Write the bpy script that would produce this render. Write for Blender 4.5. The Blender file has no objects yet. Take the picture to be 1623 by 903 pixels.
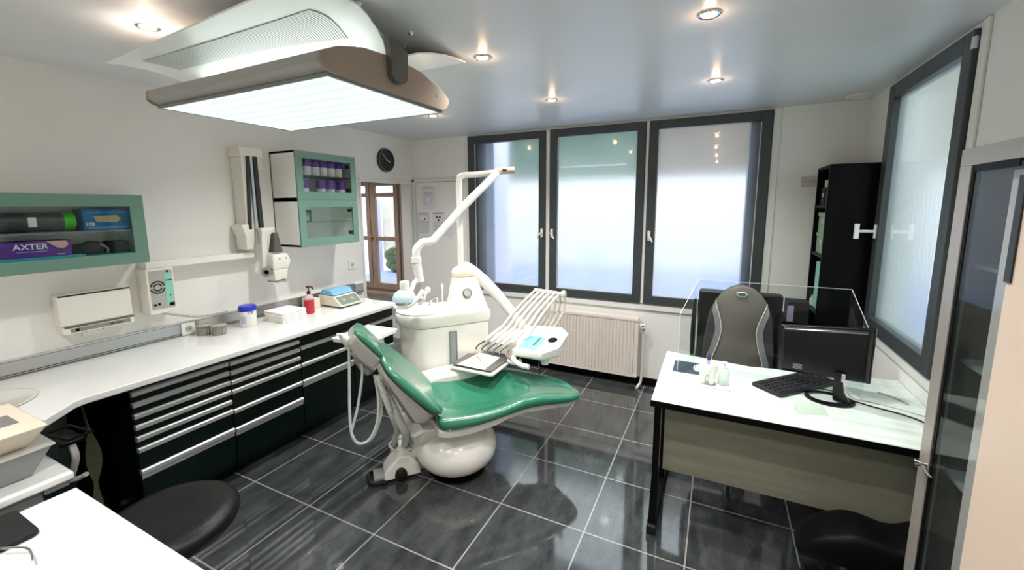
import bpy, bmesh, math, random
from mathutils import Vector, Matrix
random.seed(4)
S = bpy.context.scene
C = S.collection
PI = math.pi

# ------------------------------------------------------------------ camera, world, exposure
yaw, pitch, roll = 0.454185, 0.140623, -0.004705
CAM = Vector((0, 0, 1.727))
fwd = Vector((-math.sin(yaw)*math.cos(pitch), math.cos(yaw)*math.cos(pitch), -math.sin(pitch)))
r0 = Vector((math.cos(yaw), math.sin(yaw), 0)); u0 = r0.cross(fwd)
rgt = r0*math.cos(roll) + u0*math.sin(roll); up = -r0*math.sin(roll) + u0*math.cos(roll)
cam = bpy.data.objects.new('camera', bpy.data.cameras.new('camera')); C.objects.link(cam)
cam.matrix_world = Matrix(((rgt.x, up.x, -fwd.x, CAM.x), (rgt.y, up.y, -fwd.y, CAM.y), (rgt.z, up.z, -fwd.z, CAM.z), (0, 0, 0, 1)))
cam.data.sensor_width = 36; cam.data.lens = 664.4/1623*36
cam.data.shift_x = -1.47/1623; cam.data.shift_y = -31.4/1623
cam.data.clip_start = 0.02
S.camera = cam
S.view_settings.view_transform = 'Standard'; S.view_settings.look = 'None'
S.view_settings.exposure = 0.55; S.view_settings.gamma = 1; S.view_settings.use_curve_mapping = False
cy = S.cycles
cy.use_denoising = True; cy.max_bounces = 10; cy.diffuse_bounces = 5; cy.glossy_bounces = 5
cy.transmission_bounces = 8; cy.transparent_max_bounces = 12; cy.sample_clamp_indirect = 6; cy.caustics_refractive = True
cy.blur_glossy = 0.3
w = bpy.data.worlds.new('world'); S.world = w; w.use_nodes = True
bg = w.node_tree.nodes['Background']; bg.inputs[0].default_value = (0.93, 0.96, 1.0, 1); bg.inputs[1].default_value = 3.0
LAMP_DOWN, LAMP_UP, SPOT_W, BEAM_W = .60, 4.6, .35, 64.0      # strengths of the lamps, the visible ones and the added fill spots

# ------------------------------------------------------------------ materials
def lin(h):
    h = h.lstrip('#'); v = [int(h[i:i+2], 16)/255 for i in (0, 2, 4)]
    return tuple(x/12.92 if x <= .04045 else ((x+.055)/1.055)**2.4 for x in v) + (1,)
MATS = {}
def mat(name, col, rough=.5, metal=0, coat=0, emit=0, trans=0, spec=.5, alpha=1, bump=0, bscale=60, vary=0, ior=1.45, emitcol=None):
    if name in MATS: return MATS[name]
    m = bpy.data.materials.new(name); m.use_nodes = True; nt = m.node_tree; b = nt.nodes['Principled BSDF']
    c = lin(col) if isinstance(col, str) else tuple(col)+(1,)
    b.inputs['Base Color'].default_value = c; b.inputs['Roughness'].default_value = rough
    b.inputs['Metallic'].default_value = metal; b.inputs['Coat Weight'].default_value = coat
    b.inputs['Coat Roughness'].default_value = .05
    b.inputs['Transmission Weight'].default_value = trans; b.inputs['IOR'].default_value = ior
    b.inputs['Specular IOR Level'].default_value = spec; b.inputs['Alpha'].default_value = alpha
    if emit:
        b.inputs['Emission Strength'].default_value = emit
        b.inputs['Emission Color'].default_value = lin(emitcol) if emitcol else c
    tc = nt.nodes.new('ShaderNodeTexCoord'); n = nt.nodes.new('ShaderNodeTexNoise'); n.inputs['Scale'].default_value = bscale
    nt.links.new(tc.outputs['Object'], n.inputs['Vector'])
    if bump:
        bp = nt.nodes.new('ShaderNodeBump'); bp.inputs['Strength'].default_value = bump; bp.inputs['Distance'].default_value = .004
        nt.links.new(n.outputs['Fac'], bp.inputs['Height']); nt.links.new(bp.outputs['Normal'], b.inputs['Normal'])
    if not trans:
        v = vary or .03
        n2 = nt.nodes.new('ShaderNodeTexNoise'); n2.inputs['Scale'].default_value = 3.5
        nt.links.new(tc.outputs['Object'], n2.inputs['Vector'])
        mx = nt.nodes.new('ShaderNodeMixRGB'); mx.inputs[1].default_value = c
        mx.inputs[2].default_value = tuple(x*(1-2*v) for x in c[:3])+(1,)
        nt.links.new(n2.outputs['Fac'], mx.inputs[0]); nt.links.new(mx.outputs[0], b.inputs['Base Color'])
    MATS[name] = m; return m
def nodes(m): return m.node_tree.nodes, m.node_tree.links, m.node_tree.nodes['Principled BSDF']

WHITE_WALL = mat('wall_paint', '#ecebe6', .75, bump=.15, bscale=220)
CEIL = mat('ceiling_paint', '#dce0e2', .35, spec=.5)
WHITE = mat('white_plastic', '#f0eee8', .3, coat=.2)
WHITE_GLOSS = mat('white_laminate', '#e6e6e3', .16, coat=.3)
UNIT = mat('unit_enamel', '#f0ede5', .22, coat=.4)
CREAM = mat('cream_plastic', '#e4dccb', .35)
TAN = mat('tan_plastic', '#8d7f73', .4)
TAUPE = mat('taupe_lacquer', '#aeaca6', .4)
GREY = mat('grey_plastic', '#8b8b8a', .45)
SHELL = mat('chair_shell', '#99968e', .42, bump=.2, bscale=300)
DGREY = mat('window_frame_paint', '#3f4546', .4)
DARK = mat('dark_grey', '#2a2c2d', .45)
BLACK = mat('black_lacquer', '#040405', .45, spec=.15)
BLACK_LEATHER = mat('black_leather', '#0a0a0b', .38, spec=.35, bump=.25, bscale=160)
RUBBER = mat('black_rubber', '#0a0a0a', .6)
GREEN = mat('green_vinyl', '#2a7056', .24, coat=.7, spec=.6)
DGREEN = mat('dark_green_laminate', '#04120d', .25, spec=.3, coat=.05)
SAGE = mat('sage_frame', '#6f9485', .3)
STEEL = mat('brushed_steel', '#c4c6c6', .28, metal=1, bump=.1, bscale=200)
ALU = mat('anodised_aluminium', '#d0d2d2', .32, metal=.75)
ALUF = mat('satin_aluminium', '#a7a19b', .38, metal=.35)
CHROME = mat('chrome', '#d8d8d8', .12, metal=1)
def thin_glass(name, tint, ior=1.5):
    m = bpy.data.materials.new(name); m.use_nodes = True; N, L = m.node_tree.nodes, m.node_tree.links; N.remove(N['Principled BSDF'])
    tr = N.new('ShaderNodeBsdfTransparent'); tr.inputs[0].default_value = lin(tint)
    gl = N.new('ShaderNodeBsdfGlossy'); gl.inputs['Roughness'].default_value = .01
    lw = N.new('ShaderNodeLayerWeight'); lw.inputs[0].default_value = .5; pw = N.new('ShaderNodeMath'); pw.operation = 'POWER'; pw.inputs[1].default_value = 4; L.new(lw.outputs['Facing'], pw.inputs[0])
    fr = N.new('ShaderNodeMath'); fr.operation = 'MULTIPLY_ADD'; fr.inputs[1].default_value = .5; fr.inputs[2].default_value = .012; L.new(pw.outputs[0], fr.inputs[0])
    ms = N.new('ShaderNodeMixShader'); L.new(fr.outputs[0], ms.inputs[0]); L.new(tr.outputs[0], ms.inputs[1]); L.new(gl.outputs[0], ms.inputs[2]); L.new(ms.outputs[0], N['Material Output'].inputs[0])
    return m
GLASS = thin_glass('clear_glass', '#f6fbf9')
ACRYL = thin_glass('clear_acrylic', '#f8fbfa', 1.3)
PAPER = mat('paper', '#e0e0e2', .8)
INK = mat('ink', '#8b8c93', .8)
BLACKINK = mat('black_ink', '#141416', .8)
WOOD = mat('brown_window_wood', '#ad9586', .5, vary=.15)
WIN_WHITE = mat('white_paint_trim', '#e8e6e2', .45)
RAD = mat('radiator_enamel', '#e2d9d0', .35)
PURPLE = mat('purple_plastic', '#5a1e8c', .3)
BLUE = mat('blue_plastic', '#2632b8', .3)
LBLUE = mat('light_blue_plastic', '#7fb8dc', .2, coat=.3)
TURQ = mat('turquoise_sheet', '#18a6b4', .5)
RED = mat('red_liquid', '#c4081c', .12, coat=.5)
DRED = mat('dark_red_plastic', '#5a0a18', .3)
MINT = mat('mint_print', '#8fd2be', .5)
BROWNINT = mat('bronze_lacquer', '#a3907f', .35, coat=.2)

def floor_mat():
    m = mat('slate_tiles', '#26282a', .12); N, L, b = nodes(m)
    tc = N.new('ShaderNodeTexCoord'); mp = N.new('ShaderNodeMapping')
    mp.inputs['Location'].default_value = (1.0516/.5, -1.477/.5, 0); mp.inputs['Scale'].default_value = (2, 2, 1)
    L.new(tc.outputs['Object'], mp.inputs[0])
    sep = N.new('ShaderNodeSeparateXYZ'); L.new(mp.outputs[0], sep.inputs[0])
    def edge(out):
        f = N.new('ShaderNodeMath'); f.operation = 'FRACT'; L.new(out, f.inputs[0])
        a = N.new('ShaderNodeMath'); a.operation = 'SUBTRACT'; a.inputs[1].default_value = .5; L.new(f.outputs[0], a.inputs[0])
        c = N.new('ShaderNodeMath'); c.operation = 'ABSOLUTE'; L.new(a.outputs[0], c.inputs[0])
        g = N.new('ShaderNodeMath'); g.operation = 'GREATER_THAN'; g.inputs[1].default_value = .4925; L.new(c.outputs[0], g.inputs[0])
        return g.outputs[0]
    mx = N.new('ShaderNodeMath'); mx.operation = 'MAXIMUM'; L.new(edge(sep.outputs[0]), mx.inputs[0]); L.new(edge(sep.outputs[1]), mx.inputs[1])
    st = N.new('ShaderNodeMapping'); st.inputs['Scale'].default_value = (5, 1.8, 1); L.new(tc.outputs['Object'], st.inputs[0])
    n = N.new('ShaderNodeTexNoise'); n.inputs['Scale'].default_value = 2.2; n.inputs['Detail'].default_value = 8; n.inputs['Roughness'].default_value = .65
    L.new(st.outputs[0], n.inputs['Vector'])
    cr = N.new('ShaderNodeValToRGB'); cr.color_ramp.elements[0].color = lin('#26292a'); cr.color_ramp.elements[1].color = lin('#4a4e4e')
    cr.color_ramp.elements[0].position = .32; cr.color_ramp.elements[1].position = .78; L.new(n.outputs['Fac'], cr.inputs[0])
    c2 = N.new('ShaderNodeMixRGB'); c2.inputs[2].default_value = lin('#8c8c8a'); L.new(mx.outputs[0], c2.inputs[0]); L.new(cr.outputs[0], c2.inputs[1])
    L.new(c2.outputs[0], b.inputs['Base Color'])
    rr = N.new('ShaderNodeMapRange'); rr.inputs[3].default_value = .05; rr.inputs[4].default_value = .10; L.new(n.outputs['Fac'], rr.inputs[0])
    ra = N.new('ShaderNodeMath'); ra.operation = 'MULTIPLY_ADD'; ra.inputs[1].default_value = .4; L.new(mx.outputs[0], ra.inputs[0]); L.new(rr.outputs[0], ra.inputs[2])
    L.new(ra.outputs[0], b.inputs['Roughness'])
    bp = N.new('ShaderNodeBump'); bp.inputs['Strength'].default_value = .25; bp.inputs['Distance'].default_value = .002; bp.invert = True
    L.new(mx.outputs[0], bp.inputs['Height']); L.new(bp.outputs[0], b.inputs['Normal'])
    b.inputs['Specular IOR Level'].default_value = .5; b.inputs['Coat Weight'].default_value = .55; b.inputs['Coat IOR'].default_value = 1.7; b.inputs['Coat Roughness'].default_value = .05
    return m
FLOOR = floor_mat()

def laminate(name, a, bcol, rough=.15, sc=(1.5, 12, 1), coat=.3):
    m = mat(name, a, rough, coat=coat); N, L, b = nodes(m)
    tc = N.new('ShaderNodeTexCoord'); mp = N.new('ShaderNodeMapping'); mp.inputs['Scale'].default_value = sc; L.new(tc.outputs['Object'], mp.inputs[0])
    n = N.new('ShaderNodeTexNoise'); n.inputs['Scale'].default_value = 2; n.inputs['Detail'].default_value = 7; L.new(mp.outputs[0], n.inputs['Vector'])
    cr = N.new('ShaderNodeValToRGB'); cr.color_ramp.elements[0].color = lin(a); cr.color_ramp.elements[1].color = lin(bcol)
    cr.color_ramp.elements[0].position = .35; cr.color_ramp.elements[1].position = .7; L.new(n.outputs['Fac'], cr.inputs[0]); L.new(cr.outputs[0], b.inputs['Base Color'])
    return m
DESKTOP = laminate('pale_wood_desk_top', '#d7e4dc', '#c1cec4')
APRON = laminate('olive_wood_panel', '#908f7f', '#7b7a66', .4, (1, 1, 10), 0)

def frosted(name, rough, tint=(1, 1, 1), mixf=.3, col='#e6eef0'):
    m = bpy.data.materials.new(name); m.use_nodes = True; N, L = m.node_tree.nodes, m.node_tree.links; b = N['Principled BSDF']
    b.inputs['Base Color'].default_value = lin(col); b.inputs['Roughness'].default_value = rough; b.inputs['Transmission Weight'].default_value = 1
    b.inputs['IOR'].default_value = 1.3; b.inputs['Coat Weight'].default_value = .9; b.inputs['Coat Roughness'].default_value = .02
    tc = N.new('ShaderNodeTexCoord'); mp = N.new('ShaderNodeMapping'); mp.inputs['Scale'].default_value = (1, 1, .35); L.new(tc.outputs['Object'], mp.inputs[0])
    n = N.new('ShaderNodeTexNoise'); n.inputs['Scale'].default_value = 45; n.inputs['Detail'].default_value = 3; L.new(mp.outputs[0], n.inputs['Vector'])
    bp = N.new('ShaderNodeBump'); bp.inputs['Strength'].default_value = .25; bp.inputs['Distance'].default_value = .003
    L.new(n.outputs['Fac'], bp.inputs['Height']); L.new(bp.outputs[0], b.inputs['Normal'])
    tr = N.new('ShaderNodeBsdfTranslucent'); tr.inputs[0].default_value = lin(col)
    ms = N.new('ShaderNodeMixShader'); ms.inputs[0].default_value = mixf
    L.new(b.outputs[0], ms.inputs[1]); L.new(tr.outputs[0], ms.inputs[2]); L.new(ms.outputs[0], N['Material Output'].inputs[0])
    return m
FROST = frosted('frosted_window_glass', .24, mixf=.12)

# ------------------------------------------------------------------ geometry helpers
CH = Matrix.Rotation(math.atan2(.8, .6), 4, 'Z')        # frame of the dental chair: x along the chair, y across it
class MB:
    def __init__(self, frame=None): self.bm = bmesh.new(); self.f = frame
    def v(self, p):
        p = Vector(p); return self.bm.verts.new(self.f @ p if self.f else p)
    def face(self, vs):
        try: return self.bm.faces.new(vs)
        except ValueError: return None
    def hexa(self, a, b):      # two quads (4 points each)
        A = [self.v(p) for p in a]; B = [self.v(p) for p in b]
        self.face(A[::-1]); self.face(B)
        for i in range(4): self.face([A[i], A[(i+1) % 4], B[(i+1) % 4], B[i]])
        return self
    def box(self, x0, x1, y0, y1, z0, z1):
        return self.hexa([(x0, y0, z0), (x1, y0, z0), (x1, y1, z0), (x0, y1, z0)], [(x0, y0, z1), (x1, y0, z1), (x1, y1, z1), (x0, y1, z1)])
    def loft(self, secs, close=True, caps=True):
        R = [[self.v(p) for p in s] for s in secs]; n = len(R[0])
        for a, b in zip(R, R[1:]):
            for i in range(n if close else n-1): self.face([a[i], a[(i+1) % n], b[(i+1) % n], b[i]])
        if caps and close: self.face(R[0][::-1]); self.face(R[-1])
        return self
    def prism(self, poly, a, b, axis='z'):
        def P(u, v, t): return {'z': (u, v, t), 'x': (t, u, v), 'y': (u, t, v)}[axis]
        return self.loft([[P(u, v, a) for u, v in poly], [P(u, v, b) for u, v in poly]])
    def tube(self, pts, r, seg=8, smooth=True, rs=None):
        pts = [Vector(p) for p in pts]
        if smooth and len(pts) > 2: 
            pts, rs = spline(pts, rs)
        secs = []; prev = None
        for i, p in enumerate(pts):
            t = (pts[min(i+1, len(pts)-1)] - pts[max(i-1, 0)]).normalized()
            if prev is None: nrm = t.orthogonal().normalized()
            else: nrm = (prev - t*prev.dot(t)).normalized()
            prev = nrm; bn = t.cross(nrm); rr = rs[i] if rs else r
            secs.append([p + (nrm*math.cos(2*PI*k/seg) + bn*math.sin(2*PI*k/seg))*rr for k in range(seg)])
        return self.loft(secs)
    def cyl(self, a, b, r, r2=None, seg=24):
        r2 = r if r2 is None else r2
        return self.tube([a, b], r, seg, False, [r, r2])
    def lathe(self, prof, c, seg=28, sx=1, sy=1):
        secs = [[(c[0]+r*sx*math.cos(2*PI*k/seg), c[1]+r*sy*math.sin(2*PI*k/seg), c[2]+z) for k in range(seg)] for r, z in prof]
        return self.loft(secs)
    def lathe_axis(self, prof, c, d, seg=24, caps=True):   # profile (r, t) about direction d
        c = Vector(c); d = Vector(d).normalized(); n = d.orthogonal().normalized(); b = d.cross(n)
        return self.loft([[c + d*t + (n*math.cos(2*PI*k/seg)+b*math.sin(2*PI*k/seg))*r for k in range(seg)] for r, t in prof], True, caps)
    def ball(self, c, rx, ry=None, rz=None, seg=20, rings=12):
        ry = rx if ry is None else ry; rz = rx if rz is None else rz
        prof = [(max(math.sin(PI*i/rings), .002), -math.cos(PI*i/rings)) for i in range(rings+1)]
        return self.loft([[(c[0]+rx*r*math.cos(2*PI*k/seg), c[1]+ry*r*math.sin(2*PI*k/seg), c[2]+rz*z) for k in range(seg)] for r, z in prof])
    def xf(self, M):
        bmesh.ops.transform(self.bm, matrix=M, verts=self.bm.verts); return self
    def build(self, name, m, parent=None, smooth=False, bevel=0, seg=2, sub=0, origin=None):
        bm = self.bm; bmesh.ops.recalc_face_normals(bm, faces=bm.faces)
        if parent is not None: bm.transform(parent['_M'].inverted()) if False else bm.transform(MX[parent.name].inverted())
        if parent is None:
            if origin is None:
                xs = [v.co for v in bm.verts]; origin = Vector((sum(v.x for v in xs)/len(xs), sum(v.y for v in xs)/len(xs), min(v.z for v in xs)))
            origin = Vector(origin)
            bm.transform(Matrix.Translation(-origin)); M = Matrix.Translation(origin)
        me = bpy.data.meshes.new(name); bm.to_mesh(me); bm.free(); me.materials.append(m)
        o = bpy.data.objects.new(name, me); C.objects.link(o)
        if parent is not None: o.parent = parent; MX[o.name] = MX[parent.name]
        else: o.location = origin; MX[o.name] = M
        if smooth or bevel or sub:
            for p in me.polygons: p.use_smooth = True
        if bevel:
            b = o.modifiers.new('bevel', 'BEVEL'); b.width = bevel; b.segments = seg; b.limit_method = 'ANGLE'; b.angle_limit = math.radians(40)
        if sub:
            s = o.modifiers.new('subsurf', 'SUBSURF'); s.levels = sub; s.render_levels = sub
        elif smooth or bevel:
            wn = o.modifiers.new('normals', 'WEIGHTED_NORMAL') if bevel else None
            if smooth and not bevel:
                try: me.set_sharp_from_angle(angle=math.radians(42))
                except Exception: pass
        return o
MX = {}
def spline(pts, rs=None, n=6):
    out, ro = [], []
    P = [pts[0]] + list(pts) + [pts[-1]]; R = ([rs[0]] + list(rs) + [rs[-1]]) if rs else None
    for i in range(1, len(P)-2):
        for k in range(n):
            t = k/n; a, b, c, d = P[i-1], P[i], P[i+1], P[i+2]
            out.append(.5*((2*b) + (c-a)*t + (2*a-5*b+4*c-d)*t*t + (3*b-a-3*c+d)*t**3))
            if R: ro.append(R[i]*(1-t)+R[i+1]*t)
    out.append(pts[-1]); 
    if R: ro.append(rs[-1])
    return out, (ro if R else None)
def thing(name, label, cat, loc=(0, 0, 0), rot=0, group=None):
    o = bpy.data.objects.new(name, None); C.objects.link(o); o.location = loc; o.rotation_euler = (0, 0, rot)
    o.empty_display_size = .05; o['label'] = label; o['category'] = cat
    if group: o['group'] = group
    MX[o.name] = Matrix.Translation(loc) @ Matrix.Rotation(rot, 4, 'Z'); return o
def tag(o, label, cat, group=None):
    o['label'] = label; o['category'] = cat
    if group: o['group'] = group
    return o
def struct(o, label=None):
    o['kind'] = 'structure'
    if label: o['label'] = label
    return o
def sthing(name, loc, label=None):
    o = bpy.data.objects.new(name, None); C.objects.link(o); o.location = loc; o.empty_display_size = .05; o['kind'] = 'structure'
    if label: o['label'] = label
    MX[o.name] = Matrix.Translation(loc); return o
def dup(root, loc, label, group=None, rot=None):
    r = root.copy(); C.objects.link(r); r.location = loc; r['label'] = label
    if rot is not None: r.rotation_euler = (0, 0, rot)
    if group: r['group'] = group
    def rec(src, dst):
        for ch in list(src.children):
            c = ch.copy(); C.objects.link(c); c.parent = dst; rec(ch, c)
    rec(root, r); return r
def text(body, size, origin, xdir, ydir, m, parent, name='lettering', ext=.0004, align='LEFT', bold=False):
    cu = bpy.data.curves.new(name, 'FONT'); cu.body = body; cu.size = size; cu.extrude = ext; cu.align_x = align
    if bold: cu.offset = size*.02
    tmp = bpy.data.objects.new(name, cu); me = bpy.data.meshes.new_from_object(tmp); bpy.data.objects.remove(tmp)
    x = Vector(xdir).normalized(); y = Vector(ydir).normalized(); z = x.cross(y); o3 = Vector(origin)
    M = Matrix(((x.x, y.x, z.x, o3.x), (x.y, y.y, z.y, o3.y), (x.z, y.z, z.z, o3.z), (0, 0, 0, 1)))
    me.transform(MX[parent.name].inverted() @ M) if parent else me.transform(M)
    me.name = name; me.materials.clear(); me.materials.append(m)
    o = bpy.data.objects.new(name, me); C.objects.link(o)
    if parent: o.parent = parent; MX[o.name] = MX[parent.name]
    return o
def rrect(x0, x1, y0, y1, r, n=5):
    P = []
    for cx, cy_, a in ((x1-r, y1-r, 0), (x0+r, y1-r, 90), (x0+r, y0+r, 180), (x1-r, y0+r, 270)):
        for k in range(n+1):
            t = math.radians(a+90*k/n); P.append((cx+r*math.cos(t), cy_+r*math.sin(t)))
    return P
# ------------------------------------------------------------------ room
XL, XR, YB, H = -3.29, .96, 4.04, 2.49
YF = -1.2
struct(MB().box(-5.6, XR+.2, YF-.15, 6.2, -.12, 0).build('floor', FLOOR, origin=(0, 0, 0)))
struct(MB().box(-5.6, XR+.2, YF-.15, YB+.28, H, H+.1).build('ceiling', CEIL))
m_ = MB(); m_.box(XL-.12, XL, YF, 3.215, 0, H); m_.box(XL-.12, XL, 3.215, YB, 1.995, H); m_.box(XL-.12, XL, 3.965, YB, 0, 1.995)
struct(m_.build('wall_left', WHITE_WALL))
m_ = MB(); m_.box(XL-.12, -2.52, YB, YB+.25, 0, H); m_.box(-2.52, .36, YB, YB+.25, 0, .80); m_.box(.36, XR+.2, YB, YB+.25, 0, H); m_.box(-2.52, .36, YB, YB+.25, 2.478, H)
struct(m_.build('wall_back', WHITE_WALL))
m_ = MB(); m_.box(XR, XR+.22, YF, 2.56, 0, H); m_.box(XR, XR+.22, 2.56, 3.56, 0, .90); m_.box(XR, XR+.22, 3.56, YB+.02, 0, H); m_.box(XR, XR+.22, 2.56, 3.56, 2.47, H)
struct(m_.build('wall_right', WHITE_WALL))
struct(MB().box(-5.6, XR+.2, YF-.15, YF, 0, H).build('wall_front', WHITE_WALL))
# little room behind the opening in the left wall
struct(MB().box(-5.6, -5.45, 2.2, 4.35, 0, H).build('wall_passage_far', WHITE_WALL))
struct(MB().box(-5.6, XL-.12, 2.05, 2.2, 0, H).build('wall_passage_near', WHITE_WALL))
m_ = MB(); m_.box(-5.6, -4.86, 4.15, 4.35, 0, H); m_.box(-3.53, XL-.12, 4.15, 4.35, 0, H); m_.box(-4.86, -3.53, 4.15, 4.35, 2.09, H); m_.box(-4.86, -3.53, 4.15, 4.35, 0, .60)
struct(m_.build('wall_passage_window', WHITE_WALL))
# trims
m_ = MB()
for a in ((-2.56, -2.51, .76, 2.487), (.352, .405, .70, 2.487)): m_.box(a[0], a[1], YB-.012, YB, a[2], a[3])
m_.box(-2.56, .405, YB-.018, YB, .745, .795)
struct(m_.build('trim_1', WIN_WHITE, bevel=.003))
m_ = MB(); m_.box(XR-.012, XR, 2.50, 2.555, .84, 2.487); m_.box(XR-.015, XR, 2.50, 3.6, .84, .895)
struct(m_.build('trim_2', WIN_WHITE, bevel=.003))
m_ = MB(); m_.box(XL-.12, XL+.01, 3.19, 3.215, 0, 2.02); m_.box(XL-.12, XL+.012, 3.19, 4.0, 1.985, 2.02); m_.box(XL-.12, XL+.01, 3.955, 3.985, 0, 1.985)
struct(m_.build('trim_3', WIN_WHITE, bevel=.003))
struct(MB().box(-2.50, XR-.001, YB-.014, YB, 0, .075).build('baseboard_back', BLACK))
struct(MB().box(XR-.014, XR, 1.9, YB-.02, 0, .075).build('baseboard_right', BLACK))

# back window: three sashes
def lever(p, parent, d, sgn=1):
    "white espagnolette handle on a sash; d = direction into the room"
    x, y, z = p
    m = MB()
    if d == 'y':
        m.box(x-.013, x+.013, y-.012, y, z-.045, z+.045); m.cyl((x, y-.01, z), (x, y-.04, z), .009)
        m.tube([(x, y-.038, z), (x+sgn*.02, y-.045, z-.02), (x+sgn*.035, y-.045, z-.055)], .008)
    else:
        m.box(x-.012, x, y-.013, y+.013, z-.045, z+.045); m.cyl((x-.01, y, z), (x-.10, y, z), .009)
        m.box(x-.115, x-.09, y-.012, y+.012, z-.05, z+.05)
    return m.build('handle', WHITE, parent, bevel=.003)
def sash(i, x0, x1, z0, z1, hx, label, sg):
    t = sthing('window_%d' % i, ((x0+x1)/2, YB, z0), label)
    fw = .075; m = MB(); y0, y1 = YB-.03, YB+.04
    m.box(x0, x0+fw, y0, y1, z0, z1); m.box(x1-fw, x1, y0, y1, z0, z1); m.box(x0+fw, x1-fw, y0, y1, z0, z0+fw); m.box(x0+fw, x1-fw, y0, y1, z1-fw, z1)
    m.build('window_frame', DGREY, t, bevel=.004)
    MB().box(x0+fw-.005, x1-fw+.005, YB+.005, YB+.011, z0+fw-.005, z1-fw+.005).build('pane', FROST, t)
    g = MB(); k = .006
    for a in ((x0+fw, x0+fw+k, z0+fw, z1-fw), (x1-fw-k, x1-fw, z0+fw, z1-fw)): g.box(a[0], a[1], YB-.004, YB+.004, a[2], a[3])
    g.box(x0+fw+k, x1-fw-k, YB-.004, YB+.004, z0+fw, z0+fw+k)
    g.build('glazing_seal', WIN_WHITE, t)
    lever((hx, YB-.03, 1.45), t, 'y', sg)
sash(1, -2.505, -1.59, .81, 2.468, -1.625, 'left frosted sash of the three-part dark grey window', -1)
sash(2, -1.545, -.625, .81, 2.468, -1.515, 'middle frosted sash of the three-part dark grey window', 1)
sash(3, -.595, .348, .81, 2.468, -.565, 'right frosted sash of the three-part dark grey window', 1)
m_ = MB(); m_.box(-1.588, -1.547, YB-.02, YB+.05, .81, 2.468); m_.box(-.623, -.597, YB-.02, YB+.05, .81, 2.468)
struct(m_.build('trim_4', WIN_WHITE, bevel=.004))
# outer reveal strips behind the panes
m_ = MB(); m_.box(-2.45, -2.32, YB+.05, YB+.24, .8, 2.47); m_.box(.20, .36, YB+.05, YB+.24, .8, 2.47)
struct(m_.build('trim_5', mat('outer_jamb', '#5a6478', .6)))
m_ = MB(); m_.box(-2.60, -2.44, YB+.26, YB+.85, .3, 2.9)
struct(m_.build('trim_6', mat('outer_pier', '#dcdcf0', .8)))
# right window
t = sthing('window_4', (XR, 3.06, .9), 'tall dark grey framed frosted window in the right wall')
m_ = MB(); x0, x1 = XR-.03, XR+.05; fw = .085
m_.box(x0, x1, 2.565, 2.565+fw, .905, 2.462); m_.box(x0, x1, 3.555-fw, 3.555, .905, 2.462)
m_.box(x0, x1, 2.565+fw, 3.555-fw, .905, .99); m_.box(x0, x1, 2.565+fw, 3.555-fw, 2.377, 2.462)
m_.build('window_frame', DGREY, t, bevel=.004)
MB().box(XR+.005, XR+.011, 2.645, 3.475, .985, 2.382).build('pane', FROST, t)
lever((XR-.03, 3.50, 1.55), t, 'x')
MB().cyl((XR-.02, 2.572, 2.43), (XR-.02, 2.572, 2.38), .012).build('hinge', CHROME, t)
# brown wooden window of the passage
t = sthing('window_5', (-4.2, 4.15, .6), 'brown wooden casement window seen through the opening in the left wall')
m_ = MB(); y0, y1 = 4.11, 4.19
m_.box(-4.86, -3.53, y0, y1, .60, .66); m_.box(-4.86, -3.53, y0, y1, 2.03, 2.09); m_.box(-3.58, -3.53, y0, y1, .66, 2.03); m_.box(-4.86, -4.80, y0, y1, .66, 2.03)
m_.box(-4.86, -3.50, 4.02, 4.15, .585, .625)
m_.build('window_frame', WOOD, t, bevel=.004)
for a, b in ((-4.80, -4.05), (-4.04, -3.585)):
    m_ = MB(); s0 = .045 if a < -4.5 else .14
    L_, R_ = (a, b)
    m_.box(L_, L_+.075, 4.09, 4.14, .66, 2.03); m_.box(R_-.065, R_, 4.09, 4.14, .66, 2.03)
    m_.box(L_+.075, R_-.065, 4.09, 4.14, .66, .74); m_.box(L_+.075, R_-.065, 4.09, 4.14, 1.985, 2.03)
    m_.box(L_+.075, R_-.065, 4.095, 4.135, 1.29, 1.345); m_.box(L_+.075, R_-.065, 4.095, 4.135, 1.845, 1.895)
    m_.build('casement', WOOD, t, bevel=.004)
MB().box(-4.72, -3.65, 4.112, 4.116, .73, 1.99).build('pane', GLASS, t)
MB().ball((-4.03, 4.075, 1.33), .018, .02, .022).build('handle', mat('old_brass', '#b08850', .4, metal=.6), t, smooth=True)
# white door in the back wall, left of the window
t = sthing('door_1', (-2.9, YB, 0), 'plain white door in the back wall with papers taped to it')
MB().box(-3.24, -2.54, YB-.022, YB-.001, .01, 2.0).build('door_leaf', WHITE_WALL, t, bevel=.003)
m_ = MB(); m_.box(-3.285, -3.245, YB-.03, YB-.001, 0, 2.035); m_.box(-3.285, -2.53, YB-.03, YB-.001, 2.005, 2.035)
m_.build('door_frame', WIN_WHITE, t, bevel=.003)
m_ = MB(); m_.box(-2.60, -2.575, YB-.03, YB-.022, .88, 1.06); m_.cyl((-2.588, YB-.03, .965), (-2.588, YB-.07, .965), .01); m_.tube([(-2.588, YB-.068, .965), (-2.65, YB-.07, .963), (-2.73, YB-.068, .96)], .009)
m_.build('door_handle', STEEL, t, smooth=True)
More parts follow.
